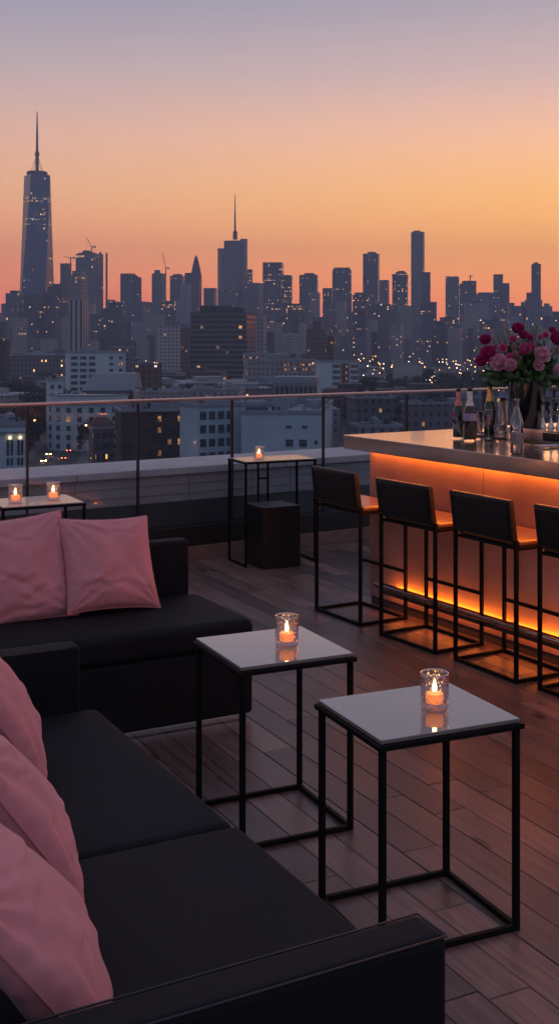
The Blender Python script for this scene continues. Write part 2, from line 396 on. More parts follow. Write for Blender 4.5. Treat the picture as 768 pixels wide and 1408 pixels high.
SD = 28.0
near = empty('sofa', W(0, 0, SD), R(SD), 'long black two cushion sofa with low arms in the left foreground', 'sofa')
kid('seat_base', near, M_sofa, lambda m: m.box(.45, 1.235, 1.80, 3.88, .05, .31), bevel=.012)
kid('seat_cushion', near, M_sofa, lambda m: softbox(m, .43, 1.352, 1.80, 2.775, .30, .472, .012, 14, .0028, 3, nose=.05), bevel=.028, seg=4)
kid('seat_cushion', near, M_sofa, lambda m: softbox(m, .43, 1.345, 2.775, 3.88, .30, .470, .012, 14, .0026, 5), bevel=.028, seg=4)
kid('arm', near, M_sofa, lambda m: m.box(.33, 1.248, 1.70, 1.797, .05, .675), bevel=.017, seg=4)
kid('arm', near, M_sofa, lambda m: m.box(.33, 1.285, 3.883, 3.975, .05, .675), bevel=.012, seg=3)
kid('backrest', near, M_sofa, lambda m: m.box(.22, .44, 1.80, 3.88, .05, .66), bevel=.024, seg=4)
for x, y in ((.4, 1.76), (1.22, 1.76), (.4, 3.92), (1.22, 3.92)):
    kid('leg', near, M_black_metal, lambda m: m.box(x-.02, x+.02, y-.02, y+.02, 0, .05))
def seam(m, x0, x1, y0, y1, z, r=.0022):
    pts = [(x0, y0, z), (x1, y0, z), (x1, y1, z), (x0, y1, z), (x0, y0, z)]
    for a, b in zip(pts[:-1], pts[1:]): m.tube([a, b], r, 6)
M_seam = mat('sofa_seam', (.014, .017, .022), .6)
kid('piping', near, M_seam, lambda m: seam(m, .345, 1.2445, 1.7025, 1.7945, .6725), smooth=True)
kid('piping', near, M_seam, lambda m: seam(m, .345, 1.2415, 3.8855, 3.9725, .6725), smooth=True)
far = empty('sofa', W(0, 0, SD), R(SD), 'black sofa with a low back panel standing further away near the glass railing', 'sofa')
kid('seat_base', far, M_sofa, lambda m: m.box(.3, 2.386, 4.74, 5.36, .03, .335), bevel=.02, seg=3)
kid('seat_cushion', far, M_sofa, lambda m: softbox(m, .3, 2.388, 4.728, 5.36, .337, .474, .012, 16, .0012, 9), bevel=.035, seg=4)
kid('backrest', far, M_sofa, lambda m: m.box(.2, 2.34, 5.36, 5.46, .03, .73), bevel=.018, seg=4)
kid('plinth', far, M_chrome, lambda m: m.box(.34, 2.35, 4.765, 5.34, .0, .03), bevel=.004)

# ------------------------------------------------------------------ pillows
def pillow_mesh(size=.48, thick=.15, seed=1):
    rnd = random.Random(seed); n = 44; m = MB(); ph = [rnd.uniform(0, 6.28) for _ in range(12)]
    folds = [(rnd.uniform(-.7, .7), rnd.choice((-1, 1))*rnd.uniform(.2, .8), rnd.uniform(-.6, .6), rnd.uniform(.12, .38)) for _ in range(12)]
    def surf(sgn):
        P = []
        for i in range(n+1):
            row = []
            for j in range(n+1):
                a, b = 2*i/n-1, 2*j/n-1
                # pull the sides in so the corners poke out
                sx = 1 - .075*(1-b*b)**.8*abs(a)**3*1.0; sy = 1 - .075*(1-a*a)**.8*abs(b)**3
                x = a*size/2*(1 - .07*(1-abs(b)**2.2)*abs(a)); y = b*size/2*(1 - .07*(1-abs(a)**2.2)*abs(b))
                e = max(0, (1-a**2))*max(0, (1-b**2)); h = thick/2*e**.42*1.0
                r = math.hypot(a, b)
                w = 0
                ang = math.atan2(b, a)
                # creases running out of the corners and a few long soft folds
                for k, (ca, cb) in enumerate(((1, 1), (1, -1), (-1, 1), (-1, -1))):
                    d = math.hypot(a-ca, b-cb); th = math.atan2(b-cb, a-ca)
                    w += .014*math.exp(-d*2.0)*math.sin(th*15+ph[k])*min(1, d*5)
                w += .0040*math.sin(3.2*a+2.1*b+ph[5])+.0030*math.sin(-4.5*a+5.2*b+ph[6])+.0022*math.sin(8*a+2*b+ph[7])
                for (qa, qb, qt, ql) in folds:
                    e1 = (a-qa)*math.cos(qt)+(b-qb)*math.sin(qt); e2 = -(a-qa)*math.sin(qt)+(b-qb)*math.cos(qt)+.25*e1*e1
                    w -= .0070*math.exp(-(e2/.032)**2)*math.exp(-(e1/ql)**2) - .004*math.exp(-((e2-.09)/.06)**2)*math.exp(-(e1/ql)**2)
                edge = min(1-abs(a), 1-abs(b)); w *= min(1, edge*7)
                w += .004*math.exp(-((edge-.06)/.05)**2)*math.sin(26*(a if abs(b) > abs(a) else b)+ph[8])
                row.append((x, y, sgn*(h+w)))
            P.append(row)
        return P
    S = surf(1); m.grid(S); m.grid(surf(-1), flip=True)
    B = [S[i][0] for i in range(n)]+[S[n][j] for j in range(n)]+[S[i][n] for i in range(n, 0, -1)]+[S[0][j] for j in range(n, 0, -1)]
    B = [Vector((x*1.002, y*1.002, 0)) for x, y, z in B]; pm = MB(); pm.tube(B+[B[0]], .0028, 6, cap=False)
    PIPE.append(pm.mesh('pillow_piping', M_pipe, True))
    return m.mesh('cushion', M_pillow, True)
PIPE = []; M_pipe = mat('pillow_piping_cord', (.52, .17, .185), .85)
def pillow(loc, deg, lean, spin, label, size=.47, thick=.16, seed=1, group=None):
    """square pillow standing on an edge: local z (its face) turned to horizontal heading deg, leaning back by lean, spun in its own plane"""
    me = pillow_mesh(size, thick, seed); o = bpy.data.objects.new('pillow', me); COL.objects.link(o)
    # columns: face normal
    h = R(deg); nrm = Vector((math.cos(h)*math.cos(R(lean)), math.sin(h)*math.cos(R(lean)), math.sin(R(lean))))
    side = Vector((-math.sin(h), math.cos(h), 0)); up = nrm.cross(side)
    c, s = math.cos(R(spin)), math.sin(R(spin))
    xa = side*c + up*s; ya = nrm.cross(xa)
    M = Matrix((xa, ya, nrm)).transposed()
    o.rotation_euler = M.to_euler(); o.location = loc
    pp = bpy.data.objects.new('piping', PIPE[-1]); COL.objects.link(pp); pp.parent = o
    s2 = o.modifiers.new('sub', 'SUBSURF'); s2.levels = s2.render_levels = 1
    tag(o, label, 'pillow', 'dusty pink square pillows on the black sofas')
    return o
# on the far sofa (they face the camera side, -v)
pillow(W(1.855, 5.19, SD, .685), SD-90+3, 27, -3, 'dusty pink pillow in front of another, nearest the right end of the far sofa back', .455, .17, 11)
pillow(W(1.43, 5.235, SD, .685), SD-90-2, 22, 4, 'dusty pink pillow on the far sofa, partly covered on its right by its neighbour', .50, .15, 12)
# on the near sofa (they face +u)
pillow(W(.85, 3.36, SD, .70), SD-12, 34, 4, 'dusty pink pillow on the near sofa closest to its far arm', .45, .16, 13)
pillow(W(.725, 2.70, SD, .665), SD-6, 36, -5, 'dusty pink pillow on the near sofa between two others', .45, .16, 14)
pillow(W(.61, 2.14, SD, .64), SD-14, 38, 3, 'large dusty pink pillow on the near sofa closest to its near arm', .45, .16, 15)

# ------------------------------------------------------------------ side tables
def side_table(corner_x, corner_y, deg, LU, LV, H, label):
    """corner = near corner on the deck; LU to the right, LV away"""
    t = empty('side_table', (corner_x, corner_y, 0), R(deg), label, 'table', 'square side tables by the sofa')
    w = .018; i = .006; top = H-.030
    for x, y in ((i, i), (LU-i-w, i), (i, LV-i-w), (LU-i-w, LV-i-w)):
        kid('leg', t, M_black_metal, lambda m: m.box(x, x+w, y, y+w, 0, top), bevel=.0015)
    def fr(m):
        for z in (0.0,):
            m.box(i+w, LU-i-w, i+.001, i+w-.001, z+.001, z+w); m.box(i+w, LU-i-w, LV-i-w+.001, LV-i-.001, z+.001, z+w)
            m.box(i+.001, i+w-.001, i+w, LV-i-w, z+.001, z+w); m.box(LU-i-w+.001, LU-i-.001, i+w, LV-i-w, z+.001, z+w)
    kid('base_frame', t, M_black_metal, fr, bevel=.0015)
    kid('top_frame', t, M_black_metal, lambda m: m.box(-.004, LU+.004, -.004, LV+.004, top, H-.013), bevel=.003)
    gt = kid('glass_top', t, M_table, lambda m: m.box(.006, LU-.006, .006, LV-.006, H-.0125, H), bevel=.002)
    return t
TD = 24.0
side_table(.279, 3.225, TD, .478, .412, .625, 'square side table with a pale glass top closest to the camera on the open deck')
side_table(-.133, 3.93, TD+1, .445, .44, .627, 'square side table with a pale glass top between the sofas, behind the nearer one')

# ------------------------------------------------------------------ tall tables by the railing
def tall_table(x, y, deg, LU, LV, H, label, brace):
    t = empty('tall_table', (x, y, 0), R(deg), label, 'table', 'tall narrow tables beside the railing')
    w = .016
    for a, b in ((0, 0), (LU-w, 0), (0, LV-w), (LU-w, LV-w)):
        kid('leg', t, M_black_metal, lambda m: m.box(a, a+w, b, b+w, 0, H-.02), bevel=.001)
    kid('base_bar', t, M_black_metal, lambda m: m.box(.001, w-.001, w, LV-w, .001, w), bevel=.001)
    kid('base_bar', t, M_black_metal, lambda m: m.box(LU-w+.001, LU-.001, w, LV-w, .001, w), bevel=.001)
    if brace:
        def br(m):
            for a in (LU*.40, LU*.54): m.box(a, a+.013, LV-.03, LV-.017, .02, H-.02)
            m.box(LU*.40+.013, LU*.54, LV-.028, LV-.019, .62, .633)
        kid('brace', t, M_black_metal, br)
    kid('top_frame', t, M_black_metal, lambda m: m.box(-.003, LU+.003, -.003, LV+.003, H-.02, H-.006), bevel=.002)
    kid('table_top', t, M_warmtop, lambda m: m.box(.008, LU-.008, .008, LV-.008, H-.0055, H), bevel=.001)
    return t
M_warmtop = mat('pale_table_top', (.55, .46, .40), .25, coat=.6, var=.06, vscale=4)
tall_table(-.258, 8.78, 25, .60, .34, .80, 'tall narrow table with a pale top over the dark cube by the railing', True)
tall_table(-1.535, 6.44, 27, .48, .38, .80, 'tall narrow table with a pale top behind the far sofa, holding two candles', False)
cube = MB(); cube.box(0, .315, 0, .31, 0.0, .465)
cube_o = cube.obj('cube_stool', M_cube, bevel=.006, seg=3); cube_o.location = (-.12, 8.70, 0); cube_o.rotation_euler = (0, 0, R(27))
tag(cube_o, 'dark brown cube shaped stool pushed under the tall table', 'stool')

# ------------------------------------------------------------------ candles
def candle_proto():
    """root at the base; local units metres"""
    r = empty('candle_holder')
    h, ro, th = .108, .043, .003
    def gl(m):
        pr = [(.0, .0), (ro-.006, .0), (ro-.002, .003), (ro-.001, .02), (ro, h-.003), (ro-.001, h), (ro-th, h), (ro-th-.001, h-.004), (ro-th-.002, .022), (.030, .018), (.0, .018)]
        m.lathe(pr, 40)
    g = kid('glass', r, M_tumbler2, gl, smooth=True)
    def rim(m):
        n = 40; R1, r1 = ro-.0015, .0017
        m.grid([[((R1+r1*math.cos(b))*math.cos(a), (R1+r1*math.cos(b))*math.sin(a), h+r1*math.sin(b)) for b in [2*math.pi*k/8 for k in range(8)]] for a in [2*math.pi*k/n for k in range(n)]], closed_u=True, closed_v=True)
    kid('rim', r, M_rim, rim, smooth=True)
    wx = kid('candle', r, M_wax, lambda m: m.lathe([(0, .0185), (.024, .0185), (.0265, .021), (.027, .044), (.0245, .048), (.018, .0455), (.006, .044), (0, .044)], 28), smooth=True)
    kid('wick', wx, M_wick, lambda m: m.tube([(0, 0, .043), (0, .0, .052)], .0011, 6))
    kid('flame', wx, M_flame, lambda m: m.lathe([(0, .050), (.0045, .053), (.0068, .060), (.0060, .069), (.0032, .081), (.0008, .090), (0, .091)], 14), smooth=True)
    return r
M_tumbler2 = bpy.data.materials.new('pressed_tumbler'); M_tumbler2.use_nodes = True
def _tum():
    t = M_tumbler2.node_tree; t.nodes.clear()
    tr = N(t, 'ShaderNodeBsdfTransparent'); tr.inputs[0].default_value = (.90, .85, .89, 1)
    gl = N(t, 'ShaderNodeBsdfGlossy'); gl.inputs['Roughness'].default_value = .05
    fr = N(t, 'ShaderNodeLayerWeight'); fr.inputs[0].default_value = .35
    tc = N(t, 'ShaderNodeTexCoord'); vo = N(t, 'ShaderNodeTexVoronoi'); vo.inputs['Scale'].default_value = 95; t.links.new(tc.outputs['Object'], vo.inputs[0])
    b = N(t, 'ShaderNodeBump'); b.inputs['Strength'].default_value = .8; b.inputs['Distance'].default_value = .004
    t.links.new(vo.outputs[0], b.inputs['Height'])
    for n in (gl, fr): t.links.new(b.outputs[0], n.inputs['Normal'])
    mx = N(t, 'ShaderNodeMixShader'); t.links.new(math_n(t, 'MULTIPLY_ADD', fr.outputs['Facing'], .75, .10, clamp=True), mx.inputs[0])
    t.links.new(tr.outputs[0], mx.inputs[1]); t.links.new(gl.outputs[0], mx.inputs[2])
    o = N(t, 'ShaderNodeOutputMaterial'); t.links.new(mx.outputs[0], o.inputs[0])
_tum()
M_rim = mat('glass_rim', (.75, .62, .64), .12, metal=.6)
CP = candle_proto()
def candle(x, y, z, label, s=1.0, first=[True]):
    if first[0]: o = CP; first[0] = False
    else: o = copy_tree(CP)
    o.location = (x, y, z); o.scale = (s, s, s); o.rotation_euler = (0, 0, x*37)
    tag(o, label, 'candle', 'small glass candle holders with lit candles')
    l = bpy.data.lights.new('candle_light', 'POINT'); l.energy = 1.1; l.color = (1, .42, .12); l.shadow_soft_size = .006
    lo = bpy.data.objects.new('candle_light', l); COL.objects.link(lo); lo.parent = o; lo.location = (0, 0, .068)
def floor_pt(px, py, z):        # measured picture point at a known height -> place in the scene
    d = (CAMZ-z)*FPX/(py-HY); return ((px-CX)/FPX*d, d)
x, y = floor_pt(597, 975, .625); candle(x, y, .626, 'lit candle glass on the nearest side table')
x, y = floor_pt(394, 888, .627); candle(x, y, .628, 'lit candle glass on the side table between the sofas')
x, y = floor_pt(356, 632, .80); candle(x, y, .801, 'lit candle glass on the tall table above the dark cube', .92)
x, y = floor_pt(21, 692, .80); candle(x, y, .801, 'lit candle glass on the far left tall table, left one of its pair', .95)
x, y = floor_pt(73, 688, .80); candle(x, y, .801, 'lit candle glass on the far left tall table, right one of its pair', .95)

# ------------------------------------------------------------------ bar
BD = 31.0; BC = Vector((.591, 7.63, 0))
bar = empty('bar_counter', BC, R(BD), 'long copper fronted bar with a rose coloured counter and glowing amber light strips', 'bar')
BL = -4.9
kid('front_panel', bar, M_barfront, lambda m: m.box(0, .02, BL, 0, .055, 1.018), bevel=.002)
kid('body', bar, M_plinth, lambda m: m.box(.021, 1.55, BL, -.003, .0, 1.017))
kid('plinth', bar, M_plinth, lambda m: m.box(.012, .0205, BL, -.004, .0, .055))
kid('counter_top', bar, [M_counter], lambda m: m.box(-.20, 1.75, BL, .015, 1.0225, 1.11), bevel=.003)
def seams(m):
    for v in (-1.12, -2.26, -3.4): m.box(-.0012, .0, v, v+.003, .056, 1.015)
kid('panel_seam', bar, M_plinth, seams)
kid('light_strip', bar, M_led, lambda m: m.box(-.045, -.025, BL, -.03, 1.008, 1.0215))
fr_ = kid('foot_rail', bar, M_chrome, lambda m: m.tube([(-.10, BL, .165), (-.10, -.20, .165)], .0165, 16), smooth=True)
def fs(m):
    for v in (-.27, -1.35, -2.45, -3.5): m.box(-.10, -.001, v-.012, v+.012, .148, .156)
kid('rail_bracket', bar, M_chrome, fs)
kid('light_strip', bar, M_led_low, lambda m: m.box(-.050, -.014, BL, -.24, .136, .142))
kid('strip_channel', bar, M_plinth, lambda m: (m.box(-.066, -.001, BL, -.22, .128, .135), m.box(-.066, -.060, BL, -.22, .1352, .180), m.box(-.066, -.060, BL, -.22, .112, .1278)))
kid('light_strip', bar, M_led_fill, lambda m: m.box(-.045, -.020, BL, -.24, .121, .1265))  # hidden strip added as amber fill for the floor and plinth
kid('bar_mat', bar, M_mat, lambda m: m.box(.46, .70, -3.6, -.34, 1.1105, 1.120), bevel=.002)
kid('service_ledge', bar, M_counter, lambda m: m.box(.70, 1.25, -3.6, -.48, 1.111, 1.165), bevel=.003)
kid('ice_well', bar, M_mat, lambda m: m.box(.62, .699, -2.6, -.95, 1.1205, 1.158), bevel=.002)

# ------------------------------------------------------------------ bar stools
def stool_proto():
    r = empty('bar_stool')
    w = .0185; U, V = .34, .485; H = .672
    for (x, y) in ((0, V/2), (0, -V/2), (U, V/2), (U, -V/2)):
        kid('leg', r, M_black_metal, lambda m: m.box(x-w/2, x+w/2, y-w/2, y+w/2, 0, H if x > 0 else .72), bevel=.0015)
    h = w/2-.001
    kid('base_rail', r, M_black_metal, lambda m: m.box(w/2, U-w/2, V/2-h, V/2+h, .001, w), bevel=.0015)
    kid('base_rail', r, M_black_metal, lambda m: m.box(w/2, U-w/2, -V/2-h, -V/2+h, .001, w), bevel=.0015)
    kid('base_rail', r, M_black_metal, lambda m: m.box(-h, h, -V/2+w/2, V/2-w/2, .001, w), bevel=.0015)
    kid('base_rail', r, M_black_metal, lambda m: m.box(U-h, U+h, -V/2+w/2, V/2-w/2, .001, w), bevel=.0015)
    kid('footrest', r, M_black_metal, lambda m: m.box(U-h, U+h, -V/2+w/2, V/2-w/2, .285, .285+w), bevel=.0015)
    kid('seat_frame', r, M_black_metal, lambda m: m.box(.012, U+.01, -V/2-.009, V/2+.009, H-.004, H+.014), bevel=.002)
    kid('seat', r, M_seat, lambda m: softbox(m, .02, U+.012, -V/2+.0, V/2-.0, H+.0145, H+.048, .006, 8, .0004, 2), bevel=.010, seg=3)
    def back(m):
        nn = 10; f_, b_ = [], []
        for i in range(nn+1):
            a = i/nn; rf, rb = [], []
            for j in range(nn+1):
                b = j/nn; y = (a-.5)*(V-.005); z = .708+.217*b; lean = -.030*b
                pad = .006*(1-(2*a-1)**6)*(1-(2*b-1)**6)
                rf.append((lean+.018+pad, y, z)); rb.append((lean-.020-pad, y, z))
            f_.append(rf); b_.append(rb)
        m.grid(f_); m.grid(b_, flip=True)
        for i in range(nn):
            for j in (0, nn):
                m.face([b_[i][j], b_[i+1][j], f_[i+1][j], f_[i][j]]); m.face([b_[j][i], b_[j][i+1], f_[j][i+1], f_[j][i]])
    bk = kid('backrest', r, M_leather, back, bevel=.008, seg=3)
    def pip(m):     # stitched border on the outer face
        y0, y1, z0, z1 = -V/2+.022, V/2-.022, .722, .906
        L = lambda z: -.030*(z-.70)/.227 - .0265
        pts = [(L(z0), y0, z0), (L(z0), y1, z0), (L(z1), y1, z1), (L(z1), y0, z1), (L(z0), y0, z0)]
        for a, b in zip(pts[:-1], pts[1:]): m.tube([a, b], .0022, 6)
    kid('stitched_border', bk, M_leather, pip, smooth=True)
    return r
SP = stool_proto()
L0 = Vector((.237, 7.43)); step = Vector((.3505, -.572))
labs = ['bar stool nearest the railing, at the far end of the bar', 'second bar stool from the far end of the bar, between two others',
        'third bar stool from the far end of the bar, with the brightest amber lit seat', 'bar stool nearest the camera, cut off by the right edge']
Ls = [(.237, 7.43), (.600, 6.81), (.944, 6.27), (1.288, 5.75)]
for i in range(4):
    o = SP if i == 0 else copy_tree(SP)
    c = W(0, -.2425, BD); o.location = (Ls[i][0]+c.x, Ls[i][1]+c.y, 0); o.rotation_euler = (0, 0, R(BD+(0, 1.6, -1.2, .8)[i]))
    tag(o, labs[i], 'bar stool', 'black bar stools along the bar')

# ------------------------------------------------------------------ bottles and glasses
M_green = mat('dark_green_bottle', (.008, .022, .010), .08, coat=.4)
M_brown = mat('amber_brown_bottle', (.022, .011, .004), .1, coat=.4)
M_foilp = mat('pink_foil', (.55, .19, .17), .3, metal=.7)
M_foilw = mat('ornate_pale_foil', (.62, .50, .46), .3, metal=.5, var=.5, vscale=120, bump=.6, bscale=140)
M_foily = mat('gold_foil', (.75, .40, .10), .3, metal=.9)
M_label = mat('pale_label', (.5, .42, .47), .6)
M_labelv = mat('mauve_label', (.30, .22, .34), .6)
M_blackcap = mat('black_stopper', (.01, .01, .01), .3)
M_pinkd = mat('pink_sparkling_drink', (.55, .12, .20), .25, var=.6, vscale=90, coat=.5)
def bottle(px, py, z, H, rb, body, neck, cap, label, capm, lab=None, foil_from=.60, name='champagne_bottle', label_z=(.12, .40)):
    x, y = floor_pt(px, py, z)
    r = empty(name, (x, y, z+.001), px*1.7, label, 'bottle', None)
    bodyp = [(0, 0), (rb*.9, 0), (rb, .006), (rb, H*.50), (rb*.93, H*.56), (rb*.62, H*.645), (rb*.40, H*.73), (rb*.35, H*.80), (rb*.34, H*.93), (0, H*.93)]
    kid('body', r, body, lambda m: m.lathe(bodyp, 28), smooth=True)
    if neck:
        fz = foil_from
        pr = [(rb*.64, H*.645), (rb*.42, H*.73), (rb*.37, H*.80), (rb*.375, H*.925), (rb*.0, H*.932)] if fz < .7 else [(rb*.42, H*.73), (rb*.37, H*.80), (rb*.375, H*.925), (0, H*.932)]
        kid('foil', r, neck, lambda m: m.lathe([(a+.0015, b) for a, b in pr[:-1]]+[(0, H*.934)], 24), smooth=True)
    kid('stopper', r, capm, lambda m: m.lathe([(0, H*.935), (rb*.34, H*.935), (rb*.42, H*.95), (rb*.40, H*.985), (rb*.2, H), (0, H)], 20), smooth=True)
    if lab:
        a0, a1 = label_z
        kid('label', r, lab, lambda m: m.lathe([(rb+.0008, H*a0), (rb+.0012, H*a0+.001), (rb+.0012, H*a1), (rb+.0008, H*a1+.001)], 28), smooth=True)
    return r
MZ = 1.120
bottle(630, 601, MZ, .305, .036, M_green, M_foilp, None, 'dark green champagne bottle with a pink foil neck, first from the left on the bar', M_blackcap)
bottle(645.5, 604, MZ, .315, .041, M_brown, M_foilw, None, 'brown bottle with an ornate pale neck and mauve shoulder label', M_blackcap, M_labelv, .60, label_z=(.36, .50))
bottle(673, 596, MZ, .325, .038, M_green, M_foily, None, 'dark bottle with a gold foil neck and tall black stopper', M_blackcap, None)
cb = floor_pt(710, 624, 1.1105)
r = empty('clear_bottle', (cb[0], cb[1], 1.111), 0, 'empty clear glass bottle standing alone at the front of the counter', 'bottle')
def f(m):
    H, rb = .300, .0365
    pr = [(0, .0), (rb*.8, 0), (rb, .006), (rb, H*.52), (rb*.9, H*.60), (rb*.55, H*.74), (rb*.36, H*.85), (rb*.33, H*.95), (rb*.42, H*.955), (rb*.42, H*.985), (rb*.32, H)]
    m.lathe(pr+[(a-.0022, b) for a, b in reversed(pr[1:])]+[(0, .012)], 32)
kid('glass', r, M_clear, f, smooth=True)
kid('base', r, M_thick, lambda m: m.lathe([(0, .0005), (.030, .0005), (.0335, .006), (.033, .012), (.02, .010), (0, .014)], 28), smooth=True)
kid('label', r, mat('clear_label', (.42, .36, .40), .3, trans=.75), lambda m: m.lathe([(.0369, .060), (.0372, .061), (.0372, .115), (.0369, .116)], 32), smooth=True)
def flute(x, y, z, label, drink=M_pinkd, lean=0, s=1.0, garnish=False):
    r = empty('champagne_flute', (x, y, z+.001), 0, label, 'glass'); r.rotation_euler = (0, -lean, .3)
    r.scale = (s, s, s)
    kid('glass', r, M_clear, lambda m: m.lathe([(0, 0), (.030, .0), (.030, .0015), (.008, .006), (.0035, .012), (.0035, .060), (.008, .070), (.020, .095), (.025, .130), (.022, .185), (.0208, .186), (.0235, .13), (.0185, .097), (.006, .073), (0, .072)], 28), smooth=True)
    if drink: kid('drink', r, drink, lambda m: m.lathe([(0, .074), (.006, .075), (.0175, .097), (.0225, .13), (.0205, .165), (0, .165)], 24), smooth=True)
    if garnish: kid('garnish', r, M_pet[1], lambda m: blossom(m, (0, 0, .195), .022, 3), smooth=True)
    return r
def petal(m, base, dirv, up, L, Wd, cup, mi=0, n=4, ruffle=0.0):
    side = dirv.cross(up).normalized(); P = []; K = 5 if ruffle else 3; p1, p2 = base.x*917+L*431, base.z*777+Wd*391
    for i in range(n+1):
        a = i/n; w = Wd*math.sin(math.pi*(.12+.80*a))**.7 if not ruffle else Wd*(.35+.75*math.sin(math.pi*(.05+.62*a)))
        c = base + dirv*(L*math.sin(a*1.25)/.95) + up*(L*cup*(a**1.6)); row = []
        for k in range(K):
            b = 2*k/(K-1)-1
            rf = ruffle*L*a*a*(math.sin(b*5+p1)+.6*math.sin(b*9+p2))
            row.append(c + side*w*.5*b + up*(w*.22*b*b - w*.02*(1-abs(b)) + rf) + dirv*(ruffle*L*a*.9*math.sin(b*7+p2)))
        P.append(row)
    m.grid(P, mi=mi)
def blossom(m, c, r, seed, nl=5, axis=None):
    rnd = random.Random(seed); c = Vector(c); ax = (axis or Vector((0, -.5, .8))).normalized()
    t = ax.cross(Vector((1, 0, .1))).normalized(); b = ax.cross(t)
    for l in range(nl):
        k = 4+2*l; f = (l+.6)/nl
        for i in range(k):
            a = 2*math.pi*(i+rnd.random()*.5)/k + l
            d = (t*math.cos(a)+b*math.sin(a))
            tilt = .15+.85*f; dv = (d*tilt + ax*(1.05-tilt*.75)).normalized()
            upv = (ax - dv*ax.dot(dv)).normalized() if f > .25 else (d*-1 - dv*(d*-1).dot(dv)).normalized()
            petal(m, c + ax*(r*.10*(nl-l)) - ax*r*.3, dv, upv, r*(.62+.42*f)*rnd.uniform(.9, 1.08), r*(.50+.42*f)*rnd.uniform(.85, 1.1), .30, ruffle=.11)
M_pet = [mat('peony_pink', (1, .48, .62), .7, var=.22, vscale=60, sheen=.2), mat('peony_rose', (.85, .16, .40), .7, var=.3, vscale=60),
         mat('peony_crimson', (.62, .04, .24), .7, var=.3, vscale=60), mat('pale_blush', (.62, .38, .40), .7, var=.2, vscale=60)]
x, y = floor_pt(634, 604, MZ); flute(x+.005, y-.03, MZ, 'slim flute with a pink flower on its rim, leaning against the green bottle', M_labelv, .42, .80, True)
x, y = floor_pt(671, 604, MZ); flute(x, y, MZ, 'upright champagne flute of pink sparkling drink before the gold necked bottle', M_pinkd, 0, .98)
def tumbler(px, py, z, rr, H, label, content=None, name='tumbler'):
    x, y = floor_pt(px, py, z); r = empty(name, (x, y, z+.001), 0, label, 'glass')
    kid('glass', r, M_tumbler, lambda m: m.lathe([(0, 0), (rr*.85, 0), (rr*.88, .004), (rr, H), (rr-.002, H), (rr*.86, .012), (0, .012)], 28), smooth=True)
    if content: kid('drink', r, content, lambda m: m.lathe([(0, .0125), (rr*.82, .0125), (rr*.9, H*.5), (0, H*.5)], 24), smooth=True)
    return r
M_pale = mat('pale_drink', (.75, .62, .48), .2, coat=.5, var=.4, vscale=80, trans=.5)
tumbler(657, 598, MZ, .030, .150, 'tall narrow glass of pale drink between the brown and the gold necked bottle', M_pale, 'highball_glass')
tumbler(665, 592, MZ, .026, .10, 'small tumbler half hidden behind the pink flute', M_pale)
tumbler(687, 601, MZ, .040, .075, 'short round tumbler with ice right of the gold necked bottle', M_pale)
x, y = floor_pt(691, 594, MZ)
r = empty('cocktail_shaker', (x, y, MZ+.001), 0, 'clear glass carafe with a pink drink and black stopper behind the short tumbler', 'carafe')
kid('glass', r, M_tumbler, lambda m: m.lathe([(0, 0), (.027, 0), (.029, .004), (.030, .205), (.028, .205), (.027, .01), (0, .01)], 28), smooth=True)
kid('drink', r, M_foilp, lambda m: m.lathe([(0, .10), (.014, .10), (.016, .195), (0, .195)], 16), smooth=True)
kid('stopper', r, M_blackcap, lambda m: m.lathe([(0, .206), (.021, .206), (.019, .225), (0, .227)], 20), smooth=True)
x, y = floor_pt(704, 606, MZ); candle(x, y, MZ+.001, 'small lit candle glass on the bar mat behind the clear bottle', .75)
# stemware on the ledge, right of the vase
for k, (px, py, lb) in enumerate(((746, 588, 'conical footed glass on the bar ledge, first right of the black vase'), (757, 588.5, 'conical footed glass on the bar ledge, middle one right of the vase'), (768, 589, 'conical footed glass on the bar ledge, farthest right of the vase'))):
    x, y = floor_pt(px, py, 1.166); r = empty('stemmed_glass', (x, y, 1.166), 0, lb, 'glass', 'conical footed glasses right of the vase')
    kid('foot', r, M_chrome, lambda m: m.lathe([(0, 0), (.024, 0), (.025, .003), (.012, .034), (.004, .060), (.0035, .075), (0, .075)], 24), smooth=True)
    kid('bowl', r, M_clear, lambda m: m.lathe([(.0035, .0755), (.016, .088), (.026, .115), (.027, .165), (.0255, .165), (.0245, .116), (.015, .091), (0, .079)], 24), smooth=True)
sr = MB(); sr.tube([(0, 0, 0), (.42, 0, 0)], .004, 8); 
x, y = floor_pt(744, 588, 1.166)
rk = empty('glass_rack', (x+.02, y+.06, 1.166), 0, 'thin silver rail on two pins above the stemmed glasses', 'rack')
kid('rail', rk, M_chrome, lambda m: m.tube([(-.01, 0, .185), (.44, .0, .185)], .0045, 10), smooth=True)
for q in (0.0, .43): kid('pin', rk, M_chrome, lambda m: m.tube([(q, 0, 0), (q, 0, .182)], .003, 8), smooth=True)
x, y = floor_pt(752, 613, 1.12)
nk = MB(); nk.box(-.06, .075, -.035, .035, 0, .004); nk_o = nk.obj('napkin', mat('napkin_white', (.5, .48, .5), .8), bevel=.0015); nk_o.location = (x, y, 1.121); nk_o.rotation_euler = (0, 0, R(20))
tag(nk_o, 'folded white napkin lying on the dark bar mat', 'napkin')

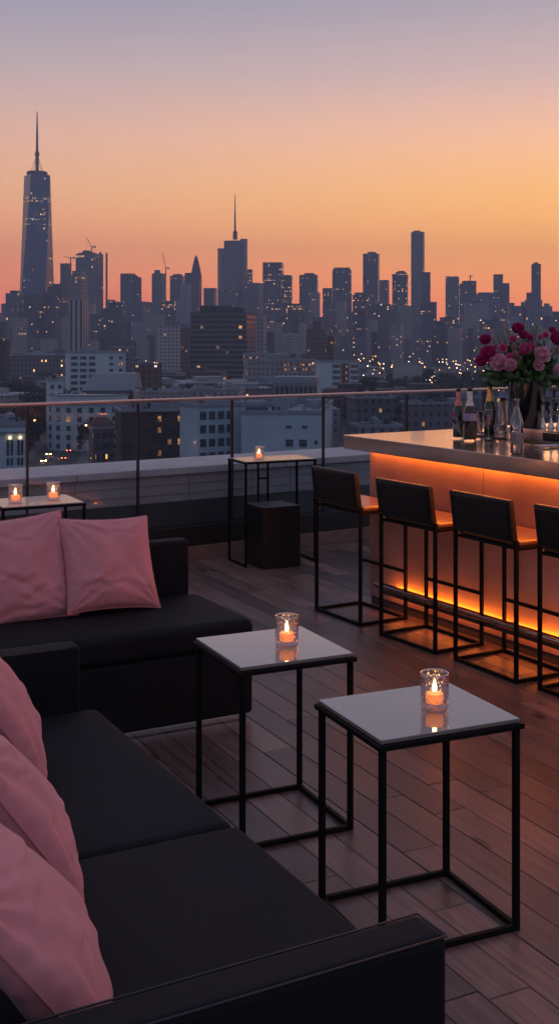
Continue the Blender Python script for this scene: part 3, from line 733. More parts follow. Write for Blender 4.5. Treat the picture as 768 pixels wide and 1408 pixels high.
# vase and bouquet
vp = BC + W(.80, -.62, BD)
VX, VY, VZ = vp.x, vp.y, 1.166
vase = MB(); vase.lathe([(0, 0), (.083, 0), (.088, .004), (.128, .295), (.130, .302), (.125, .302), (.118, .27), (.08, .05), (0, .05)], 48)
vo_ = vase.obj('flower_vase', M_vase, smooth=True); vo_.location = (VX, VY, VZ); tag(vo_, 'tall tapered glossy black vase holding the flowers on the bar', 'vase')
bq = empty('flower_bouquet', (VX, VY, VZ+.28), 0, 'large bouquet of pink and crimson peonies with dark green foliage in the black vase', 'flowers')
M_leaf = mat('dark_foliage', (.075, .15, .06), .5, var=.4, vscale=30)
M_leaf2 = mat('olive_sprigs', (.22, .26, .10), .6, var=.4, vscale=40)
def at_px(px, py, dy=0.0):      # picture point -> local to bouquet at about the vase's distance
    d = VY+dy; return Vector(((px-CX)/FPX*d - VX, dy, CAMZ-(py-HY)/FPX*d-(VZ+.28)))
FL = [(686, 500, .052, 0, -.16), (701, 503, .040, 0, -.17), (743, 489, .050, 0, -.19), (739, 503, .034, 0, -.18), (721, 481, .036, 1, -.17), (672, 489, .052, 2, -.12), (663, 497, .036, 2, -.1), (668, 468, .034, 2, -.06),
      (711, 453, .038, 2, -.02), (719, 462, .030, 2, -.03), (691, 479, .028, 1, -.12), (705, 467, .026, 1, -.08), (764, 468, .048, 2, -.10), (765, 510, .036, 0, -.15), (749, 461, .022, 1, -.05), (742, 464, .018, 1, -.06), (766, 483, .03, 3, -.14),
      (708, 487, .022, 3, -.16), (713, 493, .020, 3, -.15), (706, 478, .018, 3, -.12), (680, 477, .018, 3, -.1), (731, 476, .022, 1, -.1), (790, 480, .05, 2, -.05), (795, 505, .05, 1, -.05), (700, 491, .024, 1, -.15), (728, 465, .022, 2, -.05), (758, 455, .025, 2, 0)]
for k, (px, py, rr, mi, dy) in enumerate(FL):
    c = at_px(px, py, dy); ax = Vector((c.x*.9, -.55, c.z*.6+.1))
    kid('peony', bq, M_pet[mi], lambda m: blossom(m, c, rr*1.22, k+20, 6 if rr > .03 else 4, ax), smooth=True, merge=False)
def leaves(m, n, rmin, rmax, zlo, zhi, L, wd, seed, wild=.3):
    rnd = random.Random(seed)
    for _ in range(n):
        a = rnd.uniform(0, 2*math.pi); el = rnd.uniform(zlo, zhi); rr = rnd.uniform(rmin, rmax)
        d = Vector((math.cos(a)*math.cos(el), math.sin(a)*math.cos(el)*.8, math.sin(el)))
        b = d*rr + Vector((0, 0, .02)); dv = (d + Vector((rnd.uniform(-1, 1), rnd.uniform(-1, 1), rnd.uniform(-1, 1)))*wild).normalized()
        up = dv.cross(Vector((rnd.uniform(-1, 1), rnd.uniform(-1, 1), .3))).normalized()
        petal(m, b, dv, up, L*rnd.uniform(.6, 1.2), wd*rnd.uniform(.7, 1.2), rnd.uniform(-.5, .2))
kid('leaf', bq, M_leaf, lambda m: (leaves(m, 900, .03, .21, .05, 1.3, .07, .032, 5, .6), leaves(m, 90, .12, .21, -.12, .25, .10, .05, 6, .3)), smooth=True, merge=False)['kind'] = 'stuff'
def sprigs(m):
    rnd = random.Random(4)
    for (px, py) in ((684, 462), (690, 458), (698, 455), (676, 466), (733, 448), (738, 446), (743, 452), (727, 455), (700, 462), (693, 468), (752, 458), (716, 449)):
        tip = at_px(px, py, rnd.uniform(-.05, .03)); b = Vector((tip.x*.35, 0, .02)); 
        m.tube([b, b.lerp(tip, .5)+Vector((0, 0, .01)), tip], .0016, 5)
        for k in range(26):
            q = b.lerp(tip, .45+.55*k/26); d = (tip-b).normalized()
            dv = (d*.8 + Vector((rnd.uniform(-1, 1), rnd.uniform(-1, 1), rnd.uniform(-.2, .8)))*.55).normalized()
            petal(m, q, dv, dv.cross(Vector((rnd.uniform(-1, 1), 1, 0))).normalized(), rnd.uniform(.02, .038), .008, .1, n=3)
kid('sprig', bq, M_leaf2, sprigs, smooth=True, merge=False)['kind'] = 'stuff'
kid('stem', bq, M_leaf, lambda m: [m.tube([(.03*math.cos(a), .03*math.sin(a), -.2), (.07*math.cos(a), .06*math.sin(a), .06)], .003, 6) for a in (0, 1.1, 2.2, 3.3, 4.4, 5.5)], merge=False)['kind'] = 'stuff'

# ================================================================== the city
GZ = -40.0
def gd(py): return (CAMZ-GZ)*FPX/(py-HY)
M_ground = mat('city_ground', (.045, .046, .05), .9, var=.5, vscale=.02)
g = MB(); g.box(-3800, 3800, -900, 7000, GZ-.5, GZ)
go = g.obj('ground', M_ground); tag(go, kind='structure')

F_glass = facade('blue_glass_tower', (.055, .075, .11), (.045, .065, .10), 3.0, 4.0, .9, .8, .010, .012, .3, 2.0, .25, .12, metal=.3)
F_tall = facade('reflective_tower_glass', (.028, .055, .10), (.024, .05, .095), 3.0, 4.0, .85, .8, .006, .006, .3, 2.2, .2, .14, metal=.35)
F_dark = facade('dark_tower_facade', (.055, .055, .065), (.02, .022, .03), 3.4, 3.9, .5, .45, .028, .03, .7, 2.0)
F_dark2 = facade('dark_tower_busy', (.06, .058, .066), (.02, .022, .03), 4.0, 4.0, .55, .45, .08, .12, .7, 2.4)
F_mid = facade('grey_tower_facade', (.12, .12, .135), (.03, .032, .042), 3.4, 3.8, .42, .42, .022, .02, .6, 2.0)
F_light = facade('pale_tower_facade', (.24, .23, .25), (.05, .055, .07), 3.2, 3.6, .4, .42, .012, .01, .6, 1.5)
F_strip = facade('striped_tower_facade', (.34, .34, .37), (.03, .035, .045), 5.2, 3.6, .5, .5, .004, .0, .6, 2.0, stripes=True)
F_fins = facade('finned_tower_facade', (.13, .13, .15), (.03, .032, .042), 5.5, 3.9, .45, .5, .03, .02, .6, 1.8, stripes=True)
F_bands = facade('banded_office_facade', (.10, .095, .10), (.014, .015, .02), 2.6, 3.9, .96, .55, .025, .02, .85, 1.3)
F_apt = facade('pale_apartment_facade', (.34, .34, .36), (.05, .055, .07), 3.6, 3.2, .48, .45, .03, .01, .8, 1.0)
F_brick = facade('brown_brick_facade', (.12, .075, .062), (.03, .03, .035), 3.4, 3.4, .42, .5, .04, .03, .8, 1.3)
F_low = facade('grey_lowrise_facade', (.12, .12, .135), (.028, .03, .04), 2.7, 3.3, .36, .42, .06, .05, .8, 2.6)
F_lowp = facade('pale_lowrise_facade', (.22, .225, .25), (.05, .054, .065), 2.8, 3.3, .34, .42, .06, .05, .8, 2.4)
M_roofd = mat('dark_roof', (.06, .062, .068), .9, var=.3, vscale=.2)
M_roofp = mat('pale_roof', (.22, .25, .29), .85, var=.2, vscale=.15)
M_roofb = mat('slate_blue_roof', (.17, .21, .26), .7, var=.2, vscale=.1)
M_white = mat('dusk_tinted_white_wall', (.36, .47, .54), .8, var=.12, vscale=.12)  # white walls with the blue cast of dusk light put into the colour
def pane_mat(name, base, emit=None, es=0.0):
    m = bpy.data.materials.new(name); m.use_nodes = True; t = m.node_tree; p = t.nodes['Principled BSDF']
    tc = N(t, 'ShaderNodeTexCoord'); s = N(t, 'ShaderNodeSeparateXYZ'); t.links.new(tc.outputs['Object'], s.inputs[0])
    a = math_n(t, 'GREATER_THAN', math_n(t, 'FRACT', math_n(t, 'DIVIDE', math_n(t, 'ADD', s.outputs[0], 100.0), .62)), .13)
    b = math_n(t, 'GREATER_THAN', math_n(t, 'FRACT', math_n(t, 'DIVIDE', s.outputs[2], .95)), .10)
    pane = math_n(t, 'MULTIPLY', a, b)
    no = N(t, 'ShaderNodeTexNoise'); no.inputs['Scale'].default_value = .7; t.links.new(tc.outputs['Object'], no.inputs[0])
    f = math_n(t, 'MULTIPLY_ADD', no.outputs[0], 2.5, -.75, clamp=True)
    t.links.new(mixc(t, pane, (.16, .18, .20), mixc(t, f, base, tuple(c*3 for c in base))), p.inputs['Base Color'])
    t.links.new(math_n(t, 'MULTIPLY_ADD', pane, -.5, .6), p.inputs['Roughness'])
    if emit:
        p.inputs['Emission Color'].default_value = (*emit, 1)
        t.links.new(math_n(t, 'MULTIPLY', pane, math_n(t, 'MULTIPLY', f, es)), p.inputs['Emission Strength']); m.cycles.emission_sampling = 'NONE'
    return m
M_win = pane_mat('dark_window', (.016, .022, .03))
M_winlit = pane_mat('lit_window', (.03, .02, .015), (1, .46, .17), 1.0)
M_winwarm = pane_mat('dim_lit_window', (.03, .02, .015), (1, .40, .14), .45)
M_trim = mat('grey_trim', (.10, .10, .11), .7)
M_spire = mat('spire_metal', (.06, .06, .07), .5, metal=.4)

def mx(px, d): return (px-CX)/FPX*d
def mz(py, d): return CAMZ-(py-HY)/FPX*d
def tower(label, secs, d, fmat, rot=22, roof=None, name='skyscraper', spire=None, mast=None, dep=None, cat='skyscraper', crown=None, wing_mats=None):
    """secs: (x0, x1, ytop) silhouette sections measured at distance d"""
    xc = sum((s[0]+s[1])/2 for s in secs)/len(secs)
    root = empty(name, (mx(xc, d), d, GZ), 0, label, cat)
    for k, (x0, x1, yt) in enumerate(secs):
        Wd = (x1-x0)/FPX*d; a = R(rot); dd = dep if dep else 1.0
        s = Wd/(math.cos(a)+dd*math.sin(a)) ; h = mz(yt, d)-GZ
        ox = mx((x0+x1)/2, d)-mx(xc, d)
        M = Matrix.Translation((ox, k*2.0, 0)) @ Matrix.Rotation(-a, 4, 'Z')
        fm = fmat if not wing_mats else wing_mats[k]
        m = MB(); m.box(-s/2, s/2, -s*dd/2, s*dd/2, 0, h, M, 0, 1)
        w = m.obj('wall' if k == 0 else 'wing', [fm, roof or M_roofd], root)
        if Wd > 22 and yt < 455 and crown is None and int(x0) % 3 == 0:
            rr = random.Random(int(x0*7+k)); q = s*.28
            m = MB(); m.box(-q*rr.uniform(.6, 1.3), q*rr.uniform(.5, 1.2), -q, q, h+.02, h+rr.uniform(2.5, 5), M, 0, 0)
            m.obj('roof_plant', M_roofd, root)
    if spire:
        px, y0, y1, r0 = spire; X = mx(px, d)-mx(xc, d); z0, z1 = mz(y0, d)-GZ, mz(y1, d)-GZ
        m = MB(); m.tube([(X, 0, z0), (X, 0, z0+(z1-z0)*.18), (X, 0, z0+(z1-z0)*.19), (X, 0, z0+(z1-z0)*.6), (X, 0, z1)], 1, 8, radii=[r0, r0*.9, r0*.45, r0*.3, r0*.12])
        m.obj('spire', M_spire, root)
    if crown == 'pyramid' or crown == 'dome':
        x0, x1, yt = secs[0]; h = mz(yt, d)-GZ; ox = mx((x0+x1)/2, d)-mx(xc, d); wr = (x1-x0)/FPX*d/2*.92
        top = spire_y = secs_top.get(label, None)
        hh = top if top else wr*1.6
        prof = [(wr, h+.02), (wr*.85, h+hh*.25), (wr*.6, h+hh*.55), (wr*.3, h+hh*.85), (0, h+hh)] if crown == 'pyramid' else [(wr, h+.02), (wr*.93, h+hh*.3), (wr*.7, h+hh*.65), (wr*.35, h+hh*.92), (0, h+hh)]
        m = MB(); m.lathe(prof, 16 if crown == 'dome' else 8, c=(ox, 0)); m.obj('crown', M_roofd, root)
    return root
secs_top = {}

# the tallest tower: square base turning into a turned square at the top, ring and mast
d = 2700.0
tt = empty('skyscraper', (mx(51, d), d, GZ), 0, 'tallest glass tower with tapering corners and a long mast, far left of the skyline', 'skyscraper')
h0, h1 = mz(405, d)-GZ, mz(241, d)-GZ
B_, T_ = [], []
def f(m):
    a0 = R(-13)
    B = [Vector((45*math.cos(a0+R(45+90*i)), 45*math.sin(a0+R(45+90*i)), 55)) for i in range(4)]
    T = [Vector((32.5*math.cos(a0+R(90+90*i)), 32.5*math.sin(a0+R(90+90*i)), h1)) for i in range(4)]
    B_.extend(B); T_.extend(T)
    G = [Vector((b.x, b.y, 0)) for b in B]
    for i in range(4):
        j = (i+1) % 4
        def uvs(ps):
            e = (ps[1]-ps[0]); e.z = 0; e = e.normalized() if e.length > .1 else Vector((1, 0, 0))
            return [((p-ps[0]).dot(e)+70*i, p.z) for p in ps]
        q = [G[i], G[j], B[j], B[i]]; m.face(q, uvs(q))
        t1 = [B[i], B[j], T[i]]; m.face(t1, uvs(t1))
        t2 = [B[j], T[j], T[i]]; m.face(t2, [((p.x*.7+p.y*.7)+300, p.z) for p in t2])
    m.face(T)
kid('wall', tt, F_tall, f)
F_lit = facade('lit_floor_band', (.04, .06, .09), (.05, .06, .08), 3.2, 60, .6, 3, .32, .3, .5, 1.7)
for yb, hgt in ((279, 4), (275, 5), (303, 3), (310, 2.5)):
    z = mz(yb, d)-GZ; ring = []
    for q in (z, z+hgt):
        k_ = (q-55)/(h1-55); pl = []
        for i in range(4):
            pl.append(B_[i].lerp(T_[i], k_)); pl.append(B_[(i+1) % 4].lerp(T_[i], k_))
        ring.append([Vector((p.x*1.012, p.y*1.012, q)) for p in pl])
    m = MB()
    for i in range(8):
        j = (i+1) % 8; a, b, c, e = ring[0][i], ring[0][j], ring[1][j], ring[1][i]; L = (b-a).length
        m.face([a, b, c, e], [(i*50, z), (i*50+L, z), (i*50+L, z+hgt), (i*50, z+hgt)])
    m.obj('lit_floor', F_lit, tt)
kid('ring', tt, M_spire, lambda m: m.lathe([(14, h1), (23, h1+1), (24.5, h1+5), (23, h1+9), (14, h1+10), (0, h1+9)], 24))
kid('mast', tt, M_spire, lambda m: m.tube([(0, 0, h1+9), (0, 0, h1+45), (0, 0, h1+46), (0, 0, h1+54), (0, 0, h1+55), (0, 0, h1+100), (0, 0, mz(153, d)-GZ)], 1, 8, radii=[4.2, 3.6, 5.6, 5.2, 3.0, 2.4, 1.0]))
def f(m):
    for a in range(4):
        c, s = math.cos(R(45+90*a)), math.sin(R(45+90*a)); m.tube([(17*c, 17*s, h1+8), (2.6*c, 2.6*s, h1+46)], .5, 5)
kid('stay_cable', tt, M_spire, f, merge=False)

SKY = [
 ('narrow grey block at the left edge of the skyline, left of the tallest tower', [(2, 11, 417), (-8, 4, 430)], 2500, F_mid, 20),
 ('broad blue grey tower in front of the tallest tower, lower left', [(9, 33, 403)], 2050, F_fins, 15),
 ('dark brown glassy block directly under the tallest tower', [(33, 58, 408)], 1850, F_dark, 12),
 ('wide stepped dark tower between the tallest tower and the striped one', [(60, 94, 401), (66, 90, 394)], 1950, F_dark, 12),
 ('plain dark tower with a slanted crane on its roof', [(83, 98, 362)], 2600, F_dark, 30),
 ('dark tower with protruding vertical fins and a crane on top', [(105, 141, 349), (145, 147.6, 347), (136, 139, 346), (108, 128, 347)], 2500, F_fins, 24),
 ('low dark block right of the finned tower', [(146, 158, 412), (152, 162, 418)], 2700, F_dark, 20),
 ('stepped tower with antenna frames on its flat roof, left of the pointed one', [(166, 186, 376), (180, 194, 381), (158, 210, 415)], 2800, F_dark, 16),
 ('slim tower with a small peaked roof corner beside the red lit crane', [(209, 228, 376), (212, 220, 371)], 2600, F_mid, 18),
 ('flat topped dark tower between the crane and the ogive topped tower', [(234, 254, 379)], 2900, F_dark, 10),
 ('pale blue slim tower with a pink lit edge before the ogive topped tower', [(248, 263, 391), (242, 250, 410)], 2200, F_light, 18),
 ('small flat dark block between the ogive topped tower and the spired tower', [(280, 298, 396)], 3000, F_dark, 10),
 ('tower with ribbon rows of lit windows, first right of the spired tower', [(361, 390, 361), (388, 402, 378)], 2600, F_dark2, 8),
 ('square dark tower second right of the spired tower', [(411, 438, 378)], 2900, F_dark, 6),
 ('low pale tower with a lit top corner in front of the square dark tower', [(426, 440, 402)], 2300, F_light, 18),
 ('short block with one bright window left of the round shouldered tower', [(443, 458, 396)], 2400, F_dark, 16),
 ('broad round shouldered dark tower near the middle of the skyline', [(456, 484, 371), (458, 482, 368)], 2700, F_dark, 6),
 ('tall dark tower with a notched roof and thin antenna', [(498, 522, 349), (487, 500, 402)], 2800, F_dark, 12),
 ('small tower with a low rounded top right of the notched one', [(521, 535, 385)], 2600, F_mid, 20),
 ('tower speckled all over with lit windows, left of the tallest right hand tower', [(538, 562, 377), (543, 560, 374)], 2500, F_dark2, 10),
 ('tall slender plain tower, highest in the right half of the skyline', [(564, 584, 319)], 2900, F_mid, 14),
 ('lower slab against the right side of the tall slender tower', [(578, 592, 374), (590, 597, 415)], 2600, F_dark, 14),
 ('flat topped tower first right of the open stretch of sky', [(611, 632, 380), (604, 612, 436)], 2800, F_fins, 10),
 ('stepped dark tower with a small crane on its roof', [(630, 652, 390), (634, 656, 386)], 2700, F_dark, 14),
 ('wide lower block between two stepped towers at the right', [(655, 680, 402), (648, 660, 404)], 2900, F_mid, 10),
 ('stepped tower with a narrow raised top above the bouquet', [(677, 692, 377), (688, 701, 389), (698, 708, 416)], 2700, F_dark, 12),
 ('slim dark tower standing tall at the right edge of the skyline', [(729, 744, 363), (715, 732, 415), (723, 731, 402)], 2800, F_dark, 12),
 ('small hazy block at the far right under the orange sky', [(743, 760, 421), (747, 756, 417)], 3200, F_mid, 14),
 ('tiny hazy tower touching the right edge of the picture', [(765, 775, 431)], 3200, F_mid, 14),
 ('pale framed office block in front of the right hand towers', [(636, 672, 417)], 2000, F_light, 8),
 ('grey block with lit top floors left of the speckled tower', [(484, 508, 405), (500, 540, 418)], 2100, F_dark2, 12),
 ('grey hazy block behind the dark banded office building', [(300, 334, 400), (335, 361, 389)], 2300, F_mid, 16),
 ('narrow hazy slab with a lit corner at the foot of the spired tower', [(340, 347, 370)], 2600, F_dark2, 20),
]
for (lb, secs, dist, fm, rt) in SKY: tower(lb, secs, float(dist), fm, rt, dep=.9)
# spired tower in the middle
tower('stepped pale and dark tower with a tall thin spire near the middle of the skyline', [(308, 334, 331), (330, 340, 328), (299, 308, 341)], 2600.0, F_dark2, 14, spire=(323, 329, 267, 5.2), wing_mats=[F_mid, F_light, F_light], dep=.8)
secs_top['dark slim tower with a pointed ogive roof lit at its tip'] = (377-350)/FPX*2600
tower('dark slim tower with a pointed ogive roof lit at its tip', [(262, 277, 377), (254, 264, 375)], 2600.0, F_dark, 14, crown='pyramid')
# striped tower, nearer
st = tower('nearer tower with pale vertical stripes and a stepped crown, below the finned tower', [(96, 121, 412), (95, 119, 378), (99, 116, 372)], 1150.0, F_strip, 16, wing_mats=[F_strip, F_light, F_light])

def crane(px, pybase, pytip, pxt, d, label):
    X0, Z0 = mx(px, d), mz(pybase, d); X1, Z1 = mx(pxt, d), mz(pytip, d)
    r = empty('tower_crane', (X0, d, Z0), 0, label, 'crane')
    kid('mast', r, M_spire, lambda m: m.bar((0, 0, -2), (0, 0, 14), 2.2))
    kid('jib', r, M_crane, lambda m: m.bar((0, 0, 12), (X1-X0, 0, Z1-Z0), 1.3))
    kid('counter_jib', r, M_spire, lambda m: (m.bar((0, 0, 12.5), (-(X1-X0)*.35+3, 0, 14), 1.6), m.box((-(X1-X0)*.35)+1, (-(X1-X0)*.35)+5, -1.5, 1.5, 10, 13.5)))
M_crane = mat('crane_red', (.25, .06, .05), .6)
crane(97, 362, 352, 88, 2600, 'crane with a short slanted jib on the plain dark tower')
crane(126, 347, 326, 119, 2500, 'crane with a long steep jib on the finned tower')
crane(228, 376, 347, 223, 2600, 'thin reddish crane with a steep jib beside the peaked tower')
crane(646, 386, 380, 650, 2700, 'tiny crane on the stepped dark tower at the right')

# hazy middle rows: individual towers filling behind, shorter than the skyline
rnd = random.Random(21)
fills = [F_mid, F_dark, F_dark2, F_light, F_fins]
kinds = {'F0': 'mid height hazy tower block in the dense middle rows of the city'}
def filler(px, w, yt, d, fm, name, label, cat, group, rot=None, roof=None, dep=1.0, hut=False):
    a = R(rot if rot is not None else rnd.uniform(5, 40)); Wd = w/FPX*d; s = Wd/(math.cos(a)+dep*math.sin(a)); h = mz(yt, d)-GZ
    if h < 4: h = 4
    m = MB(); m.box(-s/2, s/2, -s*dep/2, s*dep/2, 0, h, None, 0, 1)
    if hut:
        q = s*.18; ox = rnd.uniform(-.2, .2)*s
        m.box(ox-q, ox+q, -q, q, h+.02, h+rnd.uniform(2, 3.5), None, 1, 1)
    o = m.obj(name, [fm, roof or M_roofd]); o.location = (mx(px, d), d, GZ); o.rotation_euler = (0, 0, -a)
    return tag(o, label, cat, group)
px = -8
while px < 790:
    w = rnd.uniform(12, 26); d = rnd.uniform(1750, 2350)
    yt = rnd.uniform(412, 446)
    if 590 < px+w/2 < 616: yt = rnd.uniform(440, 450)
    filler(px+w/2, w, yt, d, rnd.choice(fills), 'tower_block', 'mid height hazy tower block in the dense middle rows of the city', 'building', 'hazy tower blocks in the middle rows')
    px += w*rnd.uniform(.55, .9)
px = -8
while px < 790:
    w = rnd.uniform(10, 24); d = rnd.uniform(1350, 1700)
    filler(px+w/2, w, rnd.uniform(436, 468), d, rnd.choice([F_mid, F_dark, F_light, F_low, F_lowp]), 'apartment_block', 'hazy apartment block of modest height at the feet of the towers', 'building', 'hazy apartment blocks at the feet of the towers')
    px += w*rnd.uniform(.6, 1.3)

# ---- nearer buildings singled out
def box_building(label, px0, px1, yt, d, rot, dep, fm, roof=None, cat='building', name='office_building', hroot=None):
    a = R(rot); Wd = (px1-px0)/FPX*d; s = Wd/(math.cos(abs(a))+dep*math.sin(abs(a)))
    h = mz(yt, d)-GZ
    r = empty(name, (mx((px0+px1)/2, d), d+s*dep*.5, GZ), -a, label, cat)
    m = MB(); m.box(-s/2, s/2, -s*dep/2, s*dep/2, 0, h, None, 0, 1); m.obj('wall', [fm, roof or M_roofd], r)
    m = MB()                                             # parapet round the roof edge
    e = .35; H1 = h+.9
    m.box(-s/2-e, s/2+e, -s*dep/2-e, -s*dep/2+e, h+.01, H1); m.box(-s/2-e, s/2+e, s*dep/2-e, s*dep/2+e, h+.01, H1)
    m.box(-s/2-e, -s/2+e, -s*dep/2+e, s*dep/2-e, h+.01, H1); m.box(s/2-e, s/2+e, -s*dep/2+e, s*dep/2-e, h+.01, H1)
    m.obj('roof_edge', M_trim if fm in (F_dark, F_bands, F_brick) else M_roofp, r, merge=False)
    if d < 560:
        rc = random.Random(int(px0*3+d)); W2, D2 = s/2-2.5, s*dep/2-2.5
        for _ in range(7):
            x_, y_, k_ = rc.uniform(-W2, W2), rc.uniform(-D2, D2), rc.random(); m = MB()
            if k_ < .55:
                a_, b_ = rc.uniform(.6, 1.5), rc.uniform(.5, 1.2); m.box(x_-a_, x_+a_, y_-b_, y_+b_, h+.02, h+rc.uniform(.9, 2.2))
            elif k_ < .8: m.tube([(x_, y_, h+.02), (x_, y_, h+rc.uniform(1.2, 2.4))], .35, 8)
            else: m.tube([(x_, y_, h+.02), (x_, y_, h+.6), (x_, y_, h+2.4), (x_, y_, h+3.0)], 1, 12, radii=[1.1, 1.1, 1.1, .1])
            m.obj('roof_unit', rc.choice((M_roofp, M_roofd, M_roofb)), r)
    return r, s, s*dep, h
def windows(root, face, s, dp, zs, us, w, h, lit=(), mat_=None, proud=.12, name='window'):
    """real window boxes on a face: 'front' (-y), 'left' (-x), 'right' (+x)"""
    k = 0
    for z in zs:
        for u in us:
            m = MB()
            if face == 'front': m.box(u-w/2, u+w/2, -dp/2-proud, -dp/2-.01, z, z+h)
            elif face == 'right': m.box(s/2+.01, s/2+proud, u-w/2, u+w/2, z, z+h)
            else: m.box(-s/2-proud, -s/2-.01, u-w/2, u+w/2, z, z+h)
            m.obj(name, (M_winlit if k % 2 else M_winwarm) if k in lit else (mat_ or M_win), root); k += 1
def rooftop(root, boxes, h, m_=None):
    for (x, y, w, dd, hh) in boxes:
        m = MB(); m.box(x-w/2, x+w/2, y-dd/2, y+dd/2, h+.02, h+hh); m.obj('roof_unit', m_ or M_roofp, root, bevel=.1)

# dark banded office block
r, s, dp, h = box_building('big dark office block with banded floors, in front of the spired tower', 261, 350, 431, 900, 14, .55, F_bands)
rooftop(r, [(-6, 0, 22, 14, 6.5), (12, 2, 8, 10, 5)], h, M_roofd)
tower('grey slab with a pale edge joined to the right of the banded office block', [(348, 366, 433)], 1000.0, F_light, 16, name='apartment_tower', cat='building')
# dark tower with a domed plant room
r = tower('dark brown tower with a small rounded turret, right of the banded office block', [(421, 452, 452), (430, 444, 441), (448, 461, 462)], 1050.0, F_brick, 12, name='apartment_tower', cat='building')
# white apartment
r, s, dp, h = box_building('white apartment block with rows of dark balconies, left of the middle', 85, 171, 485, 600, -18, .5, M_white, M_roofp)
windows(r, 'front', s, dp, [h-3.4-3.2*i for i in range(7)], [-s/2+2.6+4.6*k for k in range(3)], 3.4, 1.7, lit=(19,))
windows(r, 'front', s, dp, [h-3.4-3.2*i for i in range(6)], [s/2-7.5, s/2-2.6], 2.0, 1.5, lit=(3, 9))
rooftop(r, [(-4, 0, 6, 5, 2.5)], h)
# blue grey sloped hall
d = 545.0
r = empty('market_hall', (mx(140, d), d, GZ), 0, 'blue grey hall with steep sloping roof sides in front of the white apartment block', 'building')
def f(m):
    X0, X1, Xa, Xb = mx(114, d)-mx(140, d), mx(188, d)-mx(140, d), mx(129, d)-mx(140, d), mx(186, d)-mx(140, d)
    zt, zb = mz(513, d)-GZ, mz(536, d)-GZ
    B = [(X0, -6, zb), (X1, -6, zb), (X1, 22, zb), (X0, 22, zb)]; T = [(Xa, 0, zt), (Xb, 0, zt), (Xb, 16, zt), (Xa, 16, zt)]
    for i in range(4):
        j = (i+1) % 4; m.face([B[i], B[j], T[j], T[i]])
    m.face(T)
kid('roof', r, M_roofb, f)
kid('wall', r, [F_low, M_roofd], lambda m: m.box(mx(115, d)-mx(140, d), mx(187, d)-mx(140, d), -5.5, 21.5, 0, mz(536, d)-GZ-.05, None, 0, 1))
# pale slab with two window columns
r, s, dp, h = box_building('narrow pale slab building with small windows, left of the curved block', 61, 86, 524, 450, -22, .8, M_white, M_roofp)
windows(r, 'front', s, dp, [h-3.0-3.3*i for i in range(7)], [-1.3, 1.5], 1.4, 1.7, lit=(4,))
# curved pale block
d = 420.0
r = empty('apartment_building', (mx(113, d), d+14, GZ), 0, 'pale apartment building with a curved front and square dark windows behind the rail', 'building')
hh = mz(544, d)-GZ; rad = 13.5
def arc(a0, a1, n, rr): return [(rr*1.12*math.sin(R(a0+(a1-a0)*i/n)), -rr*math.cos(R(a0+(a1-a0)*i/n))) for i in range(n+1)]
def f(m):
    A = arc(-80, 80, 20, rad)
    for (p, q) in zip(A[:-1], A[1:]): m.face([(*p, 0), (*q, 0), (*q, hh), (*p, hh)])
    m.face([(x, y, hh) for x, y in A]); m.face([(*A[-1], 0), (*A[0], 0), (*A[0], hh), (*A[-1], hh)])
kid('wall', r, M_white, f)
def f(m):
    A = arc(-80, 80, 20, rad+.5)
    for z in (hh-.3, hh-3.6): 
        for (p, q) in zip(A[:-1], A[1:]): m.face([(*p, z), (*q, z), (*q, z+.6), (*p, z+.6)])
kid('cornice', r, M_roofp, f)
for i in range(5):
    for k, a in enumerate((-58, -38, -20, -4, 12, 28, 46)):
        x, y = (rad+.06)*1.12*math.sin(R(a)), -(rad+.06)*math.cos(R(a)); ang = math.atan2(-y*1.12, x/1.12)
        M = Matrix.Translation((x, y, hh-6.2-3.3*i)) @ Matrix.Rotation(R(a), 4, 'Z')
        m = MB(); m.box(-.85, .85, -.1, .12, 0, 1.8, M); m.obj('window', M_winlit if (i*7+k) in (9,) else M_win, r)
# small ornate house
r, s, dp, h = box_building('small old grey house with arched looking windows before the curved block', 120, 156, 590, 355, -24, .7, F_low, M_roofd)
windows(r, 'front', s, dp, [h-3-3.2*i for i in range(3)], [-s/2+1.4+2.0*k for k in range(3)], 1.0, 1.9, mat_=M_win)
m = MB(); 
m.face([(-s/2-.4, -dp/2-.4, h+.95), (s/2+.4, -dp/2-.4, h+.95), (s/2-1.5, 0, h+3.6), (-s/2+1.5, 0, h+3.6)]); m.face([(s/2+.4, -dp/2-.4, h+.95), (s/2+.4, dp/2+.4, h+.95), (s/2-1.5, 0, h+3.6)])
m.face([(s/2+.4, dp/2+.4, h+.95), (-s/2-.4, dp/2+.4, h+.95), (-s/2+1.5, 0, h+3.6), (s/2-1.5, 0, h+3.6)]); m.face([(-s/2-.4, dp/2+.4, h+.95), (-s/2-.4, -dp/2-.4, h+.95), (-s/2+1.5, 0, h+3.6)])
m.obj('roof', M_roofd, r)
# brown brick block with lit windows
r, s, dp, h = box_building('dark brown brick block with scattered lit windows directly behind the glass railing', 152, 262, 566, 330, -16, .6, MATS['kerb_wood'] if False else mat('dark_brick', (.075, .05, .045), .85, var=.3, vscale=.4), M_roofd)
windows(r, 'front', s, dp, [h-2.8-3.3*i for i in range(5)], [-s/2+2.2+2.9*k for k in range(7)], 1.0, 1.6, lit=(3, 5, 10, 18, 19, 24, 31))
# white L shaped building, left facade
r, s, dp, h = box_building('white building with big dark multi pane windows behind the middle of the railing', 244, 330, 559, 300, -30, .85, M_white, M_roofp)
windows(r, 'front', s, dp, [h-3.3-3.5*i for i in range(6)], [-s/2+1.6+2.55*k for k in range(4)], 1.75, 2.1)
windows(r, 'right', s, dp, [h-3.3-3.5*i for i in range(6)], [-dp/2+2], 1.2, 2.0)
